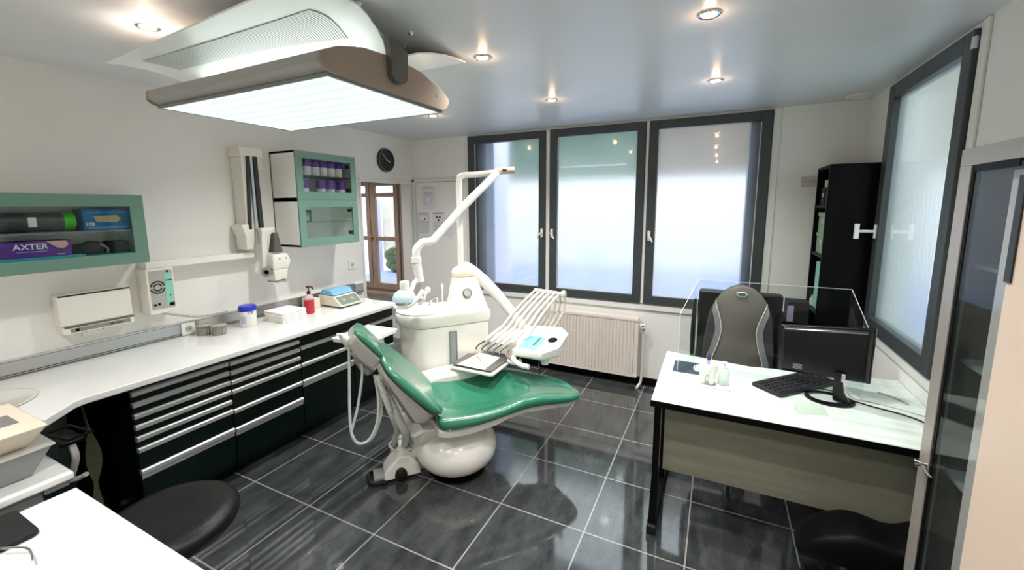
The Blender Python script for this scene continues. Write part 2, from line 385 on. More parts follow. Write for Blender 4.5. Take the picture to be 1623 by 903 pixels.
# papers taped to the door
def trefoil(mb, cx, cz, r, y, axis='y'):
    for k in range(3):
        a = PI/2*3+k*2*PI/3
        P = [(cx+r*.28*math.cos(a+s), cz+r*.28*math.sin(a+s)) for s in (-.5, 0, .5)] + [(cx+r*math.cos(a+s), cz+r*math.sin(a+s)) for s in (.5, .25, 0, -.25, -.5)]
        mb.prism(P, y, y-.0006, 'y')
    mb.prism([(cx+r*.16*math.cos(q), cz+r*.16*math.sin(q)) for q in [k*PI/5 for k in range(10)]], y, y-.0006, 'y')
def sheet(x, z, wd, ht, label, kind):
    y = YB-.0222
    t = thing('paper_notice', label, 'notice', (x, y, z-ht), group=None)
    MB().box(x, x+wd, y-.0012, y, z-ht, z).build('paper', PAPER, t)
    m = MB(); yy = y-.0013
    m.box(x+.02, x+wd-.03, yy-.0005, yy, z-.022, z-.012)
    if kind == 'draw':
        for k in range(4): m.box(x+.04, x+wd-.03, yy-.0005, yy, z-.07-k*.012, z-.066-k*.012)
        m.box(x+.04, x+.043, yy-.0005, yy, z-.21, z-.13); m.box(x+.04, x+.12, yy-.0005, yy, z-.21, z-.207)
        m.tube([(x+.045, yy, z-.13), (x+.08, yy, z-.118), (x+.13, yy, z-.13), (x+.14, yy, z-.18)], .0015, 4)
    elif kind == 'form':
        for a in ((.02, .023, -.13, -.035), (wd-.023, wd-.02, -.13, -.035)): m.box(x+a[0], x+a[1], yy-.0005, yy, z+a[2], z+a[3])
        m.box(x+.02, x+wd-.02, yy-.0005, yy, z-.038, z-.035)
        for k in range(11): m.box(x+.02, x+wd-.02-.02*(k % 3 == 1), yy-.0005, yy, z-.104-k*.014, z-.1-k*.014)
    else:
        for k in range(8): m.box(x+.02, x+wd-.02-.015*(k % 3), yy-.0005, yy, z-.124-k*.014, z-.12-k*.014)
    m.build('print', INK, t)
    if kind == 'tref': m = MB(); trefoil(m, x+wd/2, z-.07, .035, yy); m.build('radiation_symbol', BLACKINK, t)
    if kind == 'form': MB().prism([(x+.1, z-.085), (x+.12, z-.085), (x+.11, z-.055)], yy-.0005, yy, 'y').build('triangle_symbol', BLACKINK, t)
    return t
sheet(-3.15, 1.955, .19, .27, 'paper with faint drawings, topmost of the notices on the white door', 'draw')
sheet(-3.225, 1.655, .19, .30, 'paper form with a warning triangle, left notice on the white door', 'form')
sheet(-3.015, 1.66, .19, .27, 'white notice with a black radiation symbol beside the paper form', 'tref')
t = thing('paper_notice', 'tilted notice with black radiation symbols behind the slanting white lamp arm', 'notice', (-2.8, YB-.0222, 1.38))
Mr = Matrix.Translation((-2.76, 0, 1.5)) @ Matrix.Rotation(math.radians(32), 4, 'Y') @ Matrix.Translation((2.76, 0, -1.5))
MB().box(-2.85, -2.67, YB-.0234, YB-.0222, 1.38, 1.62).xf(Mr).build('paper', PAPER, t)
m_ = MB(); trefoil(m_, -2.76, 1.56, .03, YB-.0236); trefoil(m_, -2.76, 1.49, .02, YB-.0236); m_.xf(Mr).build('radiation_symbol', BLACKINK, t)

# sockets
def socket(name, c, axis, label, two=True):
    x, y, z = c; t = thing(name, label, 'socket' if name != 'light_switch' else 'switch', c)
    m = MB(); h = MB()
    if axis == 'y':
        m.box(x-.055, x+.055, y-.012, y, z-.04, z+.04)
        for k in (-.028, .028):
            for s in (-.008, .008): h.box(x+k+s-.003, x+k+s+.003, y-.0128, y-.012, z-.005, z+.005)
        h.cyl((x, y-.012, z), (x, y-.0128, z), .006)
    else:
        m.box(x, x+.012, y-.042, y+.042, z-.042, z+.042)
        h.cyl((x+.012, y, z), (x+.0128, y, z), .022, seg=20)
    m.build('cover_plate', mat('cream_plate', '#cfc9bd', .45) if axis == 'y' else WHITE, t, bevel=.003)
    h.build('socket_face', GREY if axis == 'y' else mat('socket_insert', '#b9b9b0', .4), t)
    if axis == 'x' and two:
        g = MB()
        for s in (-.008, .008): g.cyl((x+.0128, y+s, z), (x+.0136, y+s, z), .0035, seg=8)
        g.build('pin_hole', BLACK, t)
socket('wall_socket', (.625, YB, 1.905), 'y', 'cream double wall socket beside the black bookcase')
socket('light_switch', (XL, 3.04, 1.15), 'x', 'square white wall switch between the clinic worktop and the opening', False)

# ceiling spots and a small vent
def spot():
    t = thing('ceiling_spotlight', 'x', 'spotlight', (0, 0, H), group='recessed ceiling spotlights')
    m = MB(); m.lathe([(.030, 0), (.044, 0), (.044, -.005), (.040, -.009), (.031, -.006)], (0, 0, H)); m.build('trim_ring', CHROME, t, smooth=True)
    MB().lathe([(.001, -.002), (.030, -.002), (.030, -.006), (.001, -.010)], (0, 0, H)).build('bulb', mat('halogen_bulb', '#ffd9b0', .3, emit=28, emitcol='#ffdcb8'), t, smooth=True)
    l = bpy.data.lights.new('halogen', 'POINT'); l.energy = SPOT_W; l.color = (1, .62, .36); l.shadow_soft_size = .02
    lo = bpy.data.objects.new('spotlight_lamp', l); C.objects.link(lo); lo.location = (0, 0, -.035); lo.parent = t
    l2 = bpy.data.lights.new('halogen_beam', 'SPOT'); l2.energy = BEAM_W; l2.color = (1, .985, .96); l2.spot_size = math.radians(135); l2.spot_blend = 1; l2.shadow_soft_size = .05
    lo = bpy.data.objects.new('spotlight_beam', l2); C.objects.link(lo); lo.location = (0, 0, -.02); lo.parent = t
    return t
sp = spot(); sp.location = (-2.228, 1.035, H); sp['label'] = 'recessed spotlight glowing orange left of the big ceiling lamp'
for (x, y), lb in (((-.08, 1.98), 'recessed spotlight nearest the camera on the right half of the ceiling'), ((-1.145, 2.0), 'recessed spotlight just right of the big ceiling lamp end cap'),
                   ((-.065, 3.0), 'recessed spotlight above the office chair, in front of the right window sash'), ((-1.14, 2.995), 'recessed spotlight in front of the middle window sash'),
                   ((-2.229, 3.035), 'recessed spotlight just below the right tip of the big ceiling lamp')):
    dup(sp, (x, y, H), lb)
for (x, y), lb in (((-.08, .98), 'added unseen fill spotlight just above and in front of the camera'), ((-1.14, 0), 'added unseen fill spotlight behind the camera on the left'), ((-.08, -.05), 'added unseen fill spotlight directly behind the camera'), ((-2.23, -.05), 'added unseen fill spotlight over the foreground table'), ((-2.23, 2.02), 'recessed spotlight hidden above the far end of the big lamp'), ((-4.2, 3.2), 'added unseen spotlight brightening the passage behind the left wall')):  # all but the one above the big lamp are unseen, added for fill
    dup(sp, (x, y, H), lb)
for c in sp.children:      # the spot above the wing of the big lamp is a weaker bulb
    if c.name.startswith('spotlight_lamp'): c.data = c.data.copy(); c.data.color = (1, .42, .18); c.data.energy = SPOT_W*.7
    if c.name.startswith('spotlight_beam'): c.data = c.data.copy(); c.data.energy = BEAM_W*.08
t = tag(MB().lathe([(.075, 0), (.075, -.006), (.055, -.012), (.05, -.004), (.001, -.004)], (.845, 3.88, H)).build('ceiling_vent', WHITE, smooth=True), 'small round vent in the ceiling corner above the bookcase', 'vent')

# outside
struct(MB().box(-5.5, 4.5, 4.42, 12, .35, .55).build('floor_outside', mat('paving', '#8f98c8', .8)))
struct(MB().box(-5.5, 4.5, 8.0, 8.2, .55, 2.22).build('wall_outside', mat('garden_wall', '#dddcd8', .9)))
HEDGE = mat('hedge_leaves', '#35633c', .9, bump=1, bscale=30, vary=.4)
random.seed(2)
for (a, b, top, lb, mt) in ((-5.4, -1.2, 4.4, 'green hedge outside, blurred through the left and middle panes', HEDGE), (-1.1, 4.4, 4.4, 'brown leafless hedge outside, blurred through the right pane', mat('hedge_twigs', '#75674f', .9, bump=1, bscale=30, vary=.3))):
    m = MB(); n = 14
    secs = []
    for i in range(n+1):
        x = a+(b-a)*i/n; secs.append([(x, 8.3+random.uniform(-.08, .08), 2.0), (x, 8.2+random.uniform(-.1, .1), 3.0), (x, 8.35, top+random.uniform(-.2, .2)), (x, 9.2, top+random.uniform(-.2, .2)), (x, 9.3, 2.0)])
    m.loft(secs)
    tag(m.build('hedge', mt, smooth=True), lb, 'hedge')
# outside the right window
struct(MB().box(2.6, 2.7, 0, 5.6, 0, 2.9).build('wall_outside_right', mat('neighbour_wall', '#d9e8e2', .9)))
struct(MB().box(1.2, 2.6, .5, 4.4, .1, .2).build('floor_outside_right', mat('paving_right', '#b4c4c4', .8)))
# outside the brown window
struct(MB().box(-7.6, -5.66, 5.9, 6.0, 0, 1.85).build('wall_outside_passage', mat('lilac_wall', '#c9c9ec', .9)))
STONE = mat('rough_stone', '#d8cdc4', .9, bump=1, bscale=8, vary=.3)
struct(MB().box(-5.64, -4.2, 6.0, 6.2, .75, 2.6).build('wall_outside_stone', STONE))
m_ = MB()
m_.tube([(-4.9, 5.85, 0), (-4.88, 5.83, .5), (-4.9, 5.8, .9)], .03)
for k in range(22): m_.ball((-5.3+random.random()*.9, 5.8, .62+random.random()*.45), .13, .1, .1, 8, 6)
tag(m_.build('shrub', mat('shrub_leaves', '#5f6f4c', .9, bump=1, bscale=30, vary=.4), smooth=True), 'green shrub outside the brown wooden window', 'shrub')
# ------------------------------------------------------------------ left wall: clinic furniture
def zc(z): return 1.727-.978*(1.727-z)
FX = -2.66
def drawer_unit(y0, y1, tops, bottom, label, blank=None):
    "tops: z of the top edge of each drawer handle strip, from above; the last one has a double strip"
    t = thing('drawer_cabinet', label, 'cabinet', ((XL+FX)/2, (y0+y1)/2, 0), group='dark green drawer cabinets under the worktop')
    m = MB(); m.box(XL+.02, FX-.02, y0+.002, y1-.002, .10, .815); m.box(XL+.02, FX-.10, y0+.002, y1-.002, 0, .10)
    m.build('body', DGREEN, t)
    zs = [zc(z) for z in tops] + [bottom]
    if blank: MB().box(FX-.018, FX-.002, y0+.003, y1-.003, zs[0]+.004, .812).build('front_panel', DGREEN, t, bevel=.001)
    for i in range(len(zs)-1):
        a, b = zs[i+1]+.003, zs[i]; dbl = i == len(zs)-2
        d = MB().box(FX-.018, FX, y0+.003, y1-.003, a, b-.030).build('drawer', DGREEN, t, bevel=.001)
        m = MB(); hh = .030
        P = [(FX-.018, b-hh), (FX+.003, b-hh), (FX+.012, b-hh+.005), (FX+.012, b-.006), (FX+.002, b), (FX-.018, b)]
        if dbl: P = [(FX-.018, b-hh-.022), (FX+.003, b-hh-.022), (FX+.003, b-hh)] + P[2:]
        m.loft([[(x, yy, z) for x, z in P] for yy in (y0+.004, y1-.004)])
        m.build('handle', ALU, d)
    return t
drawer_unit(.965, 1.448, (.768, .706, .643, .58, .516, .452, .325), .13, 'dark green cabinet with seven silver-handled drawers, beside the knee hole')
drawer_unit(1.45, 1.936, (.762, .70, .638, .576, .445, .318), .13, 'dark green cabinet with six silver-handled drawers between two other cabinets')
drawer_unit(1.938, 2.42, (.705, .576, .445), .13, 'dark green cabinet with three wide silver-handled drawers behind the chair headrest', True)
drawer_unit(2.422, 2.905, (.705, .576, .445), .13, 'dark green cabinet with three drawers at the window end of the worktop', True)
# knee hole panels and the angled sink cabinet
t = thing('sink_cabinet', 'dark green cabinet under the sink, turning the corner left of the knee hole', 'cabinet', (-2.9, .2, 0))
m_ = MB(); m_.prism([(XL+.02, -1.1), (-2.70, -1.1), (-2.70, .52), (-2.56, .60), (-2.66, .73), (XL+.02, .73)], 0.0, .815)
m_.build('body', DGREEN, t)
MB().prism([(-2.63, .685), (-2.535, .578), (-2.530, .583), (-2.625, .690)], .12, .79).build('door', DGREEN, t)
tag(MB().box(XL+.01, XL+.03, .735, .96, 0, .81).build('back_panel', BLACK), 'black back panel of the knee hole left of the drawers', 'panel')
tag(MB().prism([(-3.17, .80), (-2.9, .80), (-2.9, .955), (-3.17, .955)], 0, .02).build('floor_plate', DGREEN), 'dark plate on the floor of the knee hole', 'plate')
tag(MB().lathe([(.001, .0), (.022, .0), (.018, .012), (.001, .014)], (-3.02, .93, .021), sy=.6).build('cap', WHITE, smooth=True), 'small white cap on the floor of the knee hole', 'cap')
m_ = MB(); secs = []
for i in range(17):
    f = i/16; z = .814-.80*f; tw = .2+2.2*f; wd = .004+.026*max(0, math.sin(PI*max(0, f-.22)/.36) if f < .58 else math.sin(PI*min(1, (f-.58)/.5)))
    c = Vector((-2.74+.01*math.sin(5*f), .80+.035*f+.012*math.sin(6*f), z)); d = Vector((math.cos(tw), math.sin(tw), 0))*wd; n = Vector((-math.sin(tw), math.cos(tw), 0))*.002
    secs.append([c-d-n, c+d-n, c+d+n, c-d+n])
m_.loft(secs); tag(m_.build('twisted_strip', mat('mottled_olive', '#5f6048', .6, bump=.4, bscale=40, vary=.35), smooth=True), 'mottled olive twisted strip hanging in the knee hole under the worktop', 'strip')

# worktop with a sink
t = thing('worktop', 'long white worktop along the left wall over the green drawers', 'worktop', (-2.95, 1.5, .815))
poly = [(XL+.005, 2.93), (-2.64, 2.93), (-2.615, 2.905), (-2.615, .78), (-2.60, .745), (-2.485, .620), (-2.56, .59), (-2.685, .52), (-2.685, -1.1), (XL+.005, -1.1)]
MB().prism(poly, .815, .85).build('top', WHITE_GLOSS, t, bevel=.006, seg=3)
t = thing('sink', 'oval white basin set in the worktop corner behind the beige device', 'sink', (-2.93, .50, .83))
prof = [(.20, .022), (.205, .026), (.195, .028), (.175, .0), (.10, -.0), (.001, .0)]
MB().lathe([(.205, .0205), (.21, .024), (.200, .026), (.188, .0215), (.001, .0212)], (-2.93, .50, .83), sx=.95, sy=1.05, seg=40).build('basin', mat('basin_shade', '#d6d4cb', .12, coat=.3), t, smooth=True)
MB().lathe([(.001, .0215), (.022, .0235), (.001, .0245)], (-2.93, .50, .83)).build('drain', CHROME, t, smooth=True)

# metal trunking along the back of the worktop
t = thing('cable_trunking', 'brushed metal trunking strip running along the wall behind the worktop', 'trunking', (XL, 1.5, .85))
MB().box(XL, XL+.022, -1.1, 3.16, .853, .935).build('cover', STEEL, t)
m_ = MB()
for z in (.935, .866, .856): m_.box(XL, XL+.0245, -1.1, 3.16, z, z+.003)
m_.build('dark_groove', BLACK, t)
MB().box(XL, XL+.027, -1.1, 3.16, .938, .946).build('top_rail', ALU, t)
socket('trunking_socket', (XL+.022, 1.545, .895), 'x', 'white socket in the metal trunking left of the clear wire-clip pots')

# things on the worktop
def pot(x, y, label):
    t = thing('wire_pot', label, 'pot', (x, y, .85), group='clear lidded pots on the worktop')
    MB().lathe([(.043, 0), (.045, .002), (.045, .06), (.041, .06), (.041, .006), (.001, .006)], (x, y, .85)).build('bowl', mat('smoky_acrylic', '#a59f94', .12, alpha=.72, coat=.4), t, smooth=True)
    MB().lathe([(.048, .060), (.048, .066), (.042, .07), (.001, .07)], (x, y, .85)).build('lid', mat('smoky_lid', '#b9b4aa', .15, alpha=.75), t, smooth=True)
    m = MB(); m.tube([(x+.05*math.cos(a), y+.05*math.sin(a), .912) for a in [k*PI/10 for k in range(21)]], .0022, 5)
    for a in (0, 1.6, 3.1, 4.7): m.tube([(x+.05*math.cos(a), y+.05*math.sin(a), .914), (x+.051*math.cos(a), y+.051*math.sin(a), .88), (x+.048*math.cos(a), y+.048*math.sin(a), .852)], .002, 5)
    m.build('wire_clip', STEEL, t, smooth=True); return t
pot(-3.085, 1.645, 'round clear pot with wire clip, in front of the other on the worktop')
pot(-3.18, 1.60, 'round clear pot with wire clip against the metal trunking, behind the front pot')
x, y = -3.10, 1.86
t = thing('wipes_tub', 'white wipes tub with a blue lid on the worktop', 'tub', (x, y, .85))
MB().lathe([(.052, 0), (.055, .004), (.056, .125), (.001, .125)], (x, y, .85), 36).build('body', WHITE, t, smooth=True)
MB().lathe([(.060, .122), (.060, .148), (.053, .158), (.001, .160)], (x, y, .85), 36).build('lid', BLUE, t, smooth=True)
m_ = MB()
for (z0, z1, a0, a1) in ((.03, .085, -85, -45),):
    m_.loft([[(x+rr*math.cos(math.radians(a)), y+rr*math.sin(math.radians(a)), .85+zz) for rr, zz in ((.0562, z0), (.0568, z0), (.0568, z1), (.0562, z1))] for a in range(a0, a1+1, 5)])
m_.build('label_lines', mat('pale_blue_print', '#b9c4dc', .6), t)
d_ = Vector((math.cos(math.radians(-12)), math.sin(math.radians(-12)), 0))
text('OP', .028, Vector((x, y, .95))+d_*.0572+Vector((.012, -.018, 0))*0+Vector((-d_.y, d_.x, 0))*-.018, (-d_.y, d_.x, 0), (0, 0, 1), BLUE, t, 'printed_letters')
# stack of folded towels
for k in range(5):
    z = .85+k*.0165; o_ = random.uniform(-.004, .004)
    P = rrect(-3.13, -2.91, 2.0+o_, 2.21+o_, .012)
    o = MB().prism(P, z+.0005, z+.0155).build('folded_towel', mat('towel_white', '#faf8f3', .85, bump=.3, bscale=250), bevel=.006, seg=3)
    tag(o, ['white folded towel at the bottom of the stack on the worktop', 'white folded towel, second from the bottom of the stack', 'white folded towel in the middle of the stack', 'white folded towel, second from the top of the stack', 'white folded towel on top of the stack'][k], 'towel', 'folded towels on the worktop')
t = tag(MB().prism([(-3.235, 2.22), (-3.2, 2.215), (-3.16, 2.36), (-3.19, 2.38)], .935, .945).xf(Matrix.Translation((0, 0, -.035))).build('leaflet', PURPLE), 'purple leaflet lying behind the towels against the trunking', 'leaflet')
t.location.z = .851
# red pump bottle
x, y = -3.02, 2.32
t = thing('pump_bottle', 'clear pump bottle of red liquid on the worktop', 'bottle', (x, y, .85))
MB().lathe([(.036, 0), (.039, .004), (.039, .118), (.001, .118)], (x, y, .85)).build('liquid', RED, t, smooth=True)
MB().lathe([(.0395, .118), (.036, .135), (.026, .150), (.015, .158), (.014, .165), (.001, .165)], (x, y, .85)).build('shoulder', mat('clear_shoulder', '#e9dcdc', .08, alpha=.55), t, smooth=True)
m_ = MB(); m_.lathe([(.015, .160), (.015, .185), (.006, .187), (.005, .215), (.001, .215)], (x, y, .85)); m_.tube([(x-.012, y-.01, 1.068), (x, y, 1.073), (x+.018, y+.015, 1.068), (x+.03, y+.025, 1.052)], .008)
m_.build('pump', DRED, t, smooth=True)
# paper box behind bottle
tag(MB().prism([(-3.245, 2.42), (-3.11, 2.41), (-3.11, 2.50), (-3.245, 2.50)], .851, .935).build('tissue_box', CREAM, bevel=.004), 'small cream box between the red bottle and the blue-lidded device', 'box')
# device with a blue lid
t = thing('amalgam_mixer', 'beige bench device with a translucent blue lid at the far end of the worktop', 'device', (-3.02, 2.66, .85))
x0, x1, y0, y1 = -3.17, -2.89, 2.53, 2.78
MB().loft([[(x0, yy, .862), (x1, yy, .862), (x1, yy, .872), (x1-.09, yy, .945), (x0, yy, .952)] for yy in (y0, y1)]).build('housing', CREAM, t, bevel=.006)
nx = Vector((.073, 0, .09)).normalized(); a = Vector((x1, 0, .872)); b = Vector((x1-.09, 0, .945)); dd = (b-a)
m_ = MB(); q = [a+dd*.08+nx*.0015, a+dd*.92+nx*.0015]
m_.hexa([(q[0].x, y0+.015, q[0].z), (q[0].x, y1-.015, q[0].z), (q[1].x, y1-.015, q[1].z), (q[1].x, y0+.015, q[1].z)], [(q[0].x-.004, y0+.015, q[0].z-.004), (q[0].x-.004, y1-.015, q[0].z-.004), (q[1].x-.004, y1-.015, q[1].z-.004), (q[1].x-.004, y0+.015, q[1].z-.004)])
m_.build('control_panel', mat('panel_grey_green', '#7c8a7c', .4), t)
c0 = a+dd*.5+nx*.002
for yy in (y0+.07, y0+.16): MB().lathe_axis([(.016, 0), (.016, .004), (.012, .008), (.001, .008)], (c0.x, yy, c0.z), nx).build('dial', mat('dial_grey', '#a9b4a8', .3), t, smooth=True)
m_ = MB()
P = [(x0+.01, .952), (x0+.02, .99), (x0+.06, 1.005), (x1-.13, .995), (x1-.10, .95)]
m_.loft([[(px_, yy, pz) for px_, pz in P] for yy in (y0+.012, y0+.03, y1-.03, y1-.012)]); m_.build('lid', LBLUE, t, bevel=.01, seg=3)
m_ = MB()
for xx in (x0+.03, x1-.03):
    for yy in (y0+.03, y1-.03): m_.cyl((xx, yy, .85), (xx, yy, .863), .014, seg=12)
m_.box(x0+.01, x1-.01, y0+.01, y1-.01, .857, .863); m_.build('foot_base', BLACK, t)
tag(MB().lathe([(.03, 0), (.032, .004), (.028, .02), (.001, .022)], (-2.93, 2.855, .8505)).build('lid_cap', WHITE, smooth=True), 'small round white cap beside the blue-lidded device', 'cap')
tag(MB().box(XL+.028, XL+.06, 2.86, 3.02, .852, .965).build('glass_block', mat('dark_glass_block', '#5f7a78', .15)), 'small grey-green card box behind the blue-lidded device', 'box')

# ---- wall things
# wide glazed wall cabinet (left)
t = thing('wall_cabinet', 'wide sage green framed glass wall cabinet at the left edge', 'wall cabinet', (XL+.12, .95, 1.4))
y0, y1, z0, z1 = .30, 1.305, 1.40, 1.80; xf = -3.09
CABW = mat('cabinet_white', '#f3f2ee', .35)
m_ = MB(); m_.box(XL+.001, xf-.02, y0, y0+.018, z0, z1); m_.box(XL+.001, xf-.018, y1-.018, y1, z0, z1); m_.box(XL+.001, xf-.018, y0, y1, z0, z0+.054); m_.box(XL+.001, xf-.02, y0, y1, z1-.018, z1); m_.box(XL+.001, XL+.01, y0, y1, z0, z1)
m_.build('body', CABW, t)
MB().box(XL+.011, xf-.024, y0+.02, y1-.02, 1.590, 1.602).build('shelf', mat('shelf_grey', '#77767a', .4), t)
m_ = MB(); f = .065
m_.box(xf-.018, xf, y0, y1, z0, z0+f); m_.box(xf-.018, xf, y0, y1, z1-f, z1); m_.box(xf-.018, xf, y0, y0+f, z0+f, z1-f); m_.box(xf-.018, xf, y1-f, y1, z0+f, z1-f); d_ = m_.build('door_frame', SAGE, t, bevel=.002)
MB().box(xf-.014, xf-.009, y0+f, y1-f, z0+f, z1-f).build('pane', GLASS, d_)
# contents
t = thing('cup_dispenser', 'clear tube of cups with a bright green cap in the left wall cabinet', 'dispenser', (-3.19, .9, 1.602))
MB().lathe_axis([(.05, 0), (.05, .27), (.045, .27), (.045, 0)], (-3.19, .72, 1.655), (0, 1, 0)).build('tube', mat('smoke_tube', '#5c6066', .1, alpha=.6, coat=.5), t, smooth=True)
MB().lathe_axis([(.001, 0), (.051, 0), (.053, .03), (.051, .045), (.001, .05)], (-3.19, .975, 1.655), (0, 1, 0)).build('cap', mat('lime_plastic', '#3fb01e', .25), t, smooth=True)
MB().lathe_axis([(.001, 0), (.052, 0), (.052, .07), (.001, .07)], (-3.19, .66, 1.655), (0, 1, 0)).build('end_cap', WHITE, t, smooth=True)
MB().box(-3.142, -3.1395, .84, .87, 1.63, 1.68).build('label', PAPER, t)
def pack(name, x0, x1, y0, y1, z0, z1, m, label, cat='box'):
    t = thing(name, label, cat, ((x0+x1)/2, (y0+y1)/2, z0)); MB().box(x0, x1, y0, y1, z0, z1).build('carton', m, t, bevel=.002); return t
t = pack('glove_box', -3.25, -3.135, 1.045, 1.255, 1.603, 1.72, mat('glove_box_blue', '#10639a', .45), 'blue box of 100 gloves on the upper shelf of the left wall cabinet')
text('100', .026, (-3.1345, 1.052, 1.628), (0, 1, 0), (0, 0, 1), PAPER, t, 'printed_number', bold=True)
MB().prism([(1.10, 1.65), (1.19, 1.645), (1.21, 1.665), (1.19, 1.685), (1.09, 1.68)], -3.1348, -3.1342, 'x').build('printed_oval', mat('tan_print', '#b59a78', .6), t)
m_ = MB()
for z in (1.611, 1.618, 1.70): m_.box(-3.135, -3.1344, 1.06, 1.24, z, z+.003)
m_.build('printed_lines', mat('pale_print', '#6fb4dc', .6), t)
pack('flat_folder', -3.25, -3.12, .66, 1.03, 1.4545, 1.476, TURQ, 'turquoise pack lying under the purple box in the left wall cabinet', 'pack')
t = pack('glove_box', -3.25, -3.135, .72, .985, 1.4765, 1.558, mat('glove_box_purple', '#5a2390', .45), 'purple and white lettered box on the lower shelf of the left wall cabinet')
text('AXTER', .040, (-3.1345, .772, 1.518), (0, 1, 0), (0, 0, 1), PAPER, t, 'printed_letters', bold=True)
MB().prism([(.89, 1.556), (.965, 1.556), (.975, 1.535), (.955, 1.515), (.93, 1.52)], -3.1348, -3.1342, 'x').build('printed_glove', mat('glove_print', '#d9a6a0', .6), t)
m_ = MB(); m_.box(-3.135, -3.1344, .925, .955, 1.484, 1.488); m_.box(-3.135, -3.1344, .78, .89, 1.505, 1.5065); m_.build('printed_lines', PAPER, t)
pack('flat_folder', -3.25, -3.12, 1.035, 1.28, 1.4545, 1.466, mat('teal_pack', '#147f90', .5), 'dark teal pack under the black goggles in the left wall cabinet', 'pack')
t = thing('goggles', 'black goggles with a strap on the lower shelf of the left wall cabinet', 'goggles', (-3.17, 1.08, 1.467))
m_ = MB(); m_.ball((-3.16, 1.075, 1.506), .034, .055, .040); m_.ball((-3.19, 1.03, 1.498), .03, .04, .032); m_.build('lens_shell', RUBBER, t, smooth=True)
MB().tube([(-3.13, 1.10, 1.525), (-3.135, 1.13, 1.50), (-3.15, 1.135, 1.472)], .006).build('strap', GREY, t, smooth=True)
t = thing('case', 'small black round-ended case beside the goggles in the left wall cabinet', 'case', (-3.2, 1.19, 1.467))
MB().prism(rrect(-3.24, -3.17, 1.14, 1.25, .02), 1.4665, 1.535).build('body', RUBBER, t, bevel=.01, seg=3)
# tall pair of glazed wall cabinets
def wcab(z0, z1, label, top):
    y0, y1, xf = 2.262, 2.865, -2.98; xw = XL+.001; xs = xf-.018
    t = thing('wall_cabinet', label, 'wall cabinet', (XL+.15, 2.56, z0), group=None)
    m = MB(); m.box(xw, xs, y0, y0+.018, z0, z1); m.box(xw, xs, y1-.018, y1, z0, z1); m.box(xw, xs, y0, y1, z0, z0+.016); m.box(xw, xs, y0, y1, z1-.016, z1); m.box(xw, xw+.01, y0, y1, z0, z1)
    m.build('body', CABW, t)
    m = MB(); f = .058; fb = .065
    m.box(xf-.018, xf, y0, y1, z0, z0+fb); m.box(xf-.018, xf, y0, y1, z1-f, z1); m.box(xf-.018, xf, y0, y0+f, z0+fb, z1-f); m.box(xf-.018, xf, y1-f, y1, z0+fb, z1-f)
    d = m.build('door_frame', SAGE, t, bevel=.002)
    MB().box(xf-.014, xf-.009, y0+f, y1-f, z0+fb, z1-f).build('pane', GLASS, d)
    m = MB()
    for z in (z0+.09, z1-.09): m.box(xf-.05, xf-.019, y1-.075, y1-.05, z-.015, z+.015)
    m.build('hinge', DARK, t)
    MB().box(xw+.012, xf-.03, y0+.02, y1-.02, (z0+z1)/2, (z0+z1)/2+.006).build('shelf', DARK if top else GLASS, t)
    return t
wcab(1.7835, 2.165, 'sage framed glass wall cabinet full of purple-lidded tubs, upper of two', True)
wcab(1.405, 1.783, 'sage framed glass wall cabinet nearly empty, lower of two beside the opening', False)
def tub(x, y, z, label, first=None):
    if first: return dup(first, (x, y, z), label, 'purple-lidded tubs in the upper glass cabinet')
    t = thing('supply_tub', label, 'tub', (x, y, z), group='purple-lidded tubs in the upper glass cabinet')
    MB().lathe([(.034, 0), (.036, .003), (.036, .075), (.001, .075)], (x, y, z)).build('body', mat('tub_white', '#dcd6de', .4), t, smooth=True)
    MB().lathe([(.037, .072), (.037, .135), (.034, .142), (.001, .143)], (x, y, z)).build('lid', PURPLE, t, smooth=True)
    return t
ordn = ['leftmost', 'second from left', 'third from left', 'fourth from left', 'fifth from left', 'rightmost']
t0 = tub(-3.07, 2.345, 1.983, 'purple-lidded white tub, leftmost on the upper shelf of the upper cabinet')
for i in range(1, 6): tub(-3.07, 2.345+i*.0795, 1.983, 'purple-lidded white tub, %s on the upper shelf of the upper cabinet' % ordn[i], t0)
ord5 = ['leftmost', 'second from left', 'third from left', 'second from right', 'rightmost']
for i, (yy, xx) in enumerate(((2.375, -3.05), (2.455, -3.16), (2.54, -3.05), (2.635, -3.05), (2.745, -3.05))): tub(xx, yy, 1.804, 'purple-lidded white tub, %s on the lower shelf of the upper cabinet' % ord5[i], t0)
t = thing('bottle', 'small dark green square bottle in the lower glass cabinet', 'bottle', (-3.07, 2.40, 1.60))
MB().prism(rrect(-3.09, -3.05, 2.35, 2.43, .008), 1.6005, 1.70).build('body', mat('bottle_green', '#1d4a34', .25), t, bevel=.004)
MB().box(-3.0495, -3.049, 2.355, 2.40, 1.61, 1.68).build('label', mat('olive_label', '#7c8f6a', .6), t)
for k in range(3):
    tag(MB().prism([(-3.20, 2.36+.02*k), (-3.04, 2.34+.01*k), (-3.03, 2.60-.02*k), (-3.2, 2.64)], 1.422+.008*k, 1.429+.008*k).build('booklet', mat('blue_grey_cover', '#5d6390', .5)), ['blue-grey booklet at the bottom of the pile in the lower glass cabinet', 'blue-grey booklet in the middle of the pile in the lower glass cabinet', 'blue-grey booklet on top of the pile in the lower glass cabinet'][k], 'booklet', 'booklets in the lower glass cabinet')

# narrow white wall shelf
tag(MB().box(XL+.001, XL+.10, 1.32, 2.02, 1.345, 1.385).build('wall_shelf', WHITE, bevel=.003), 'narrow white shelf on the wall between the green cabinet and the x-ray arm', 'shelf')
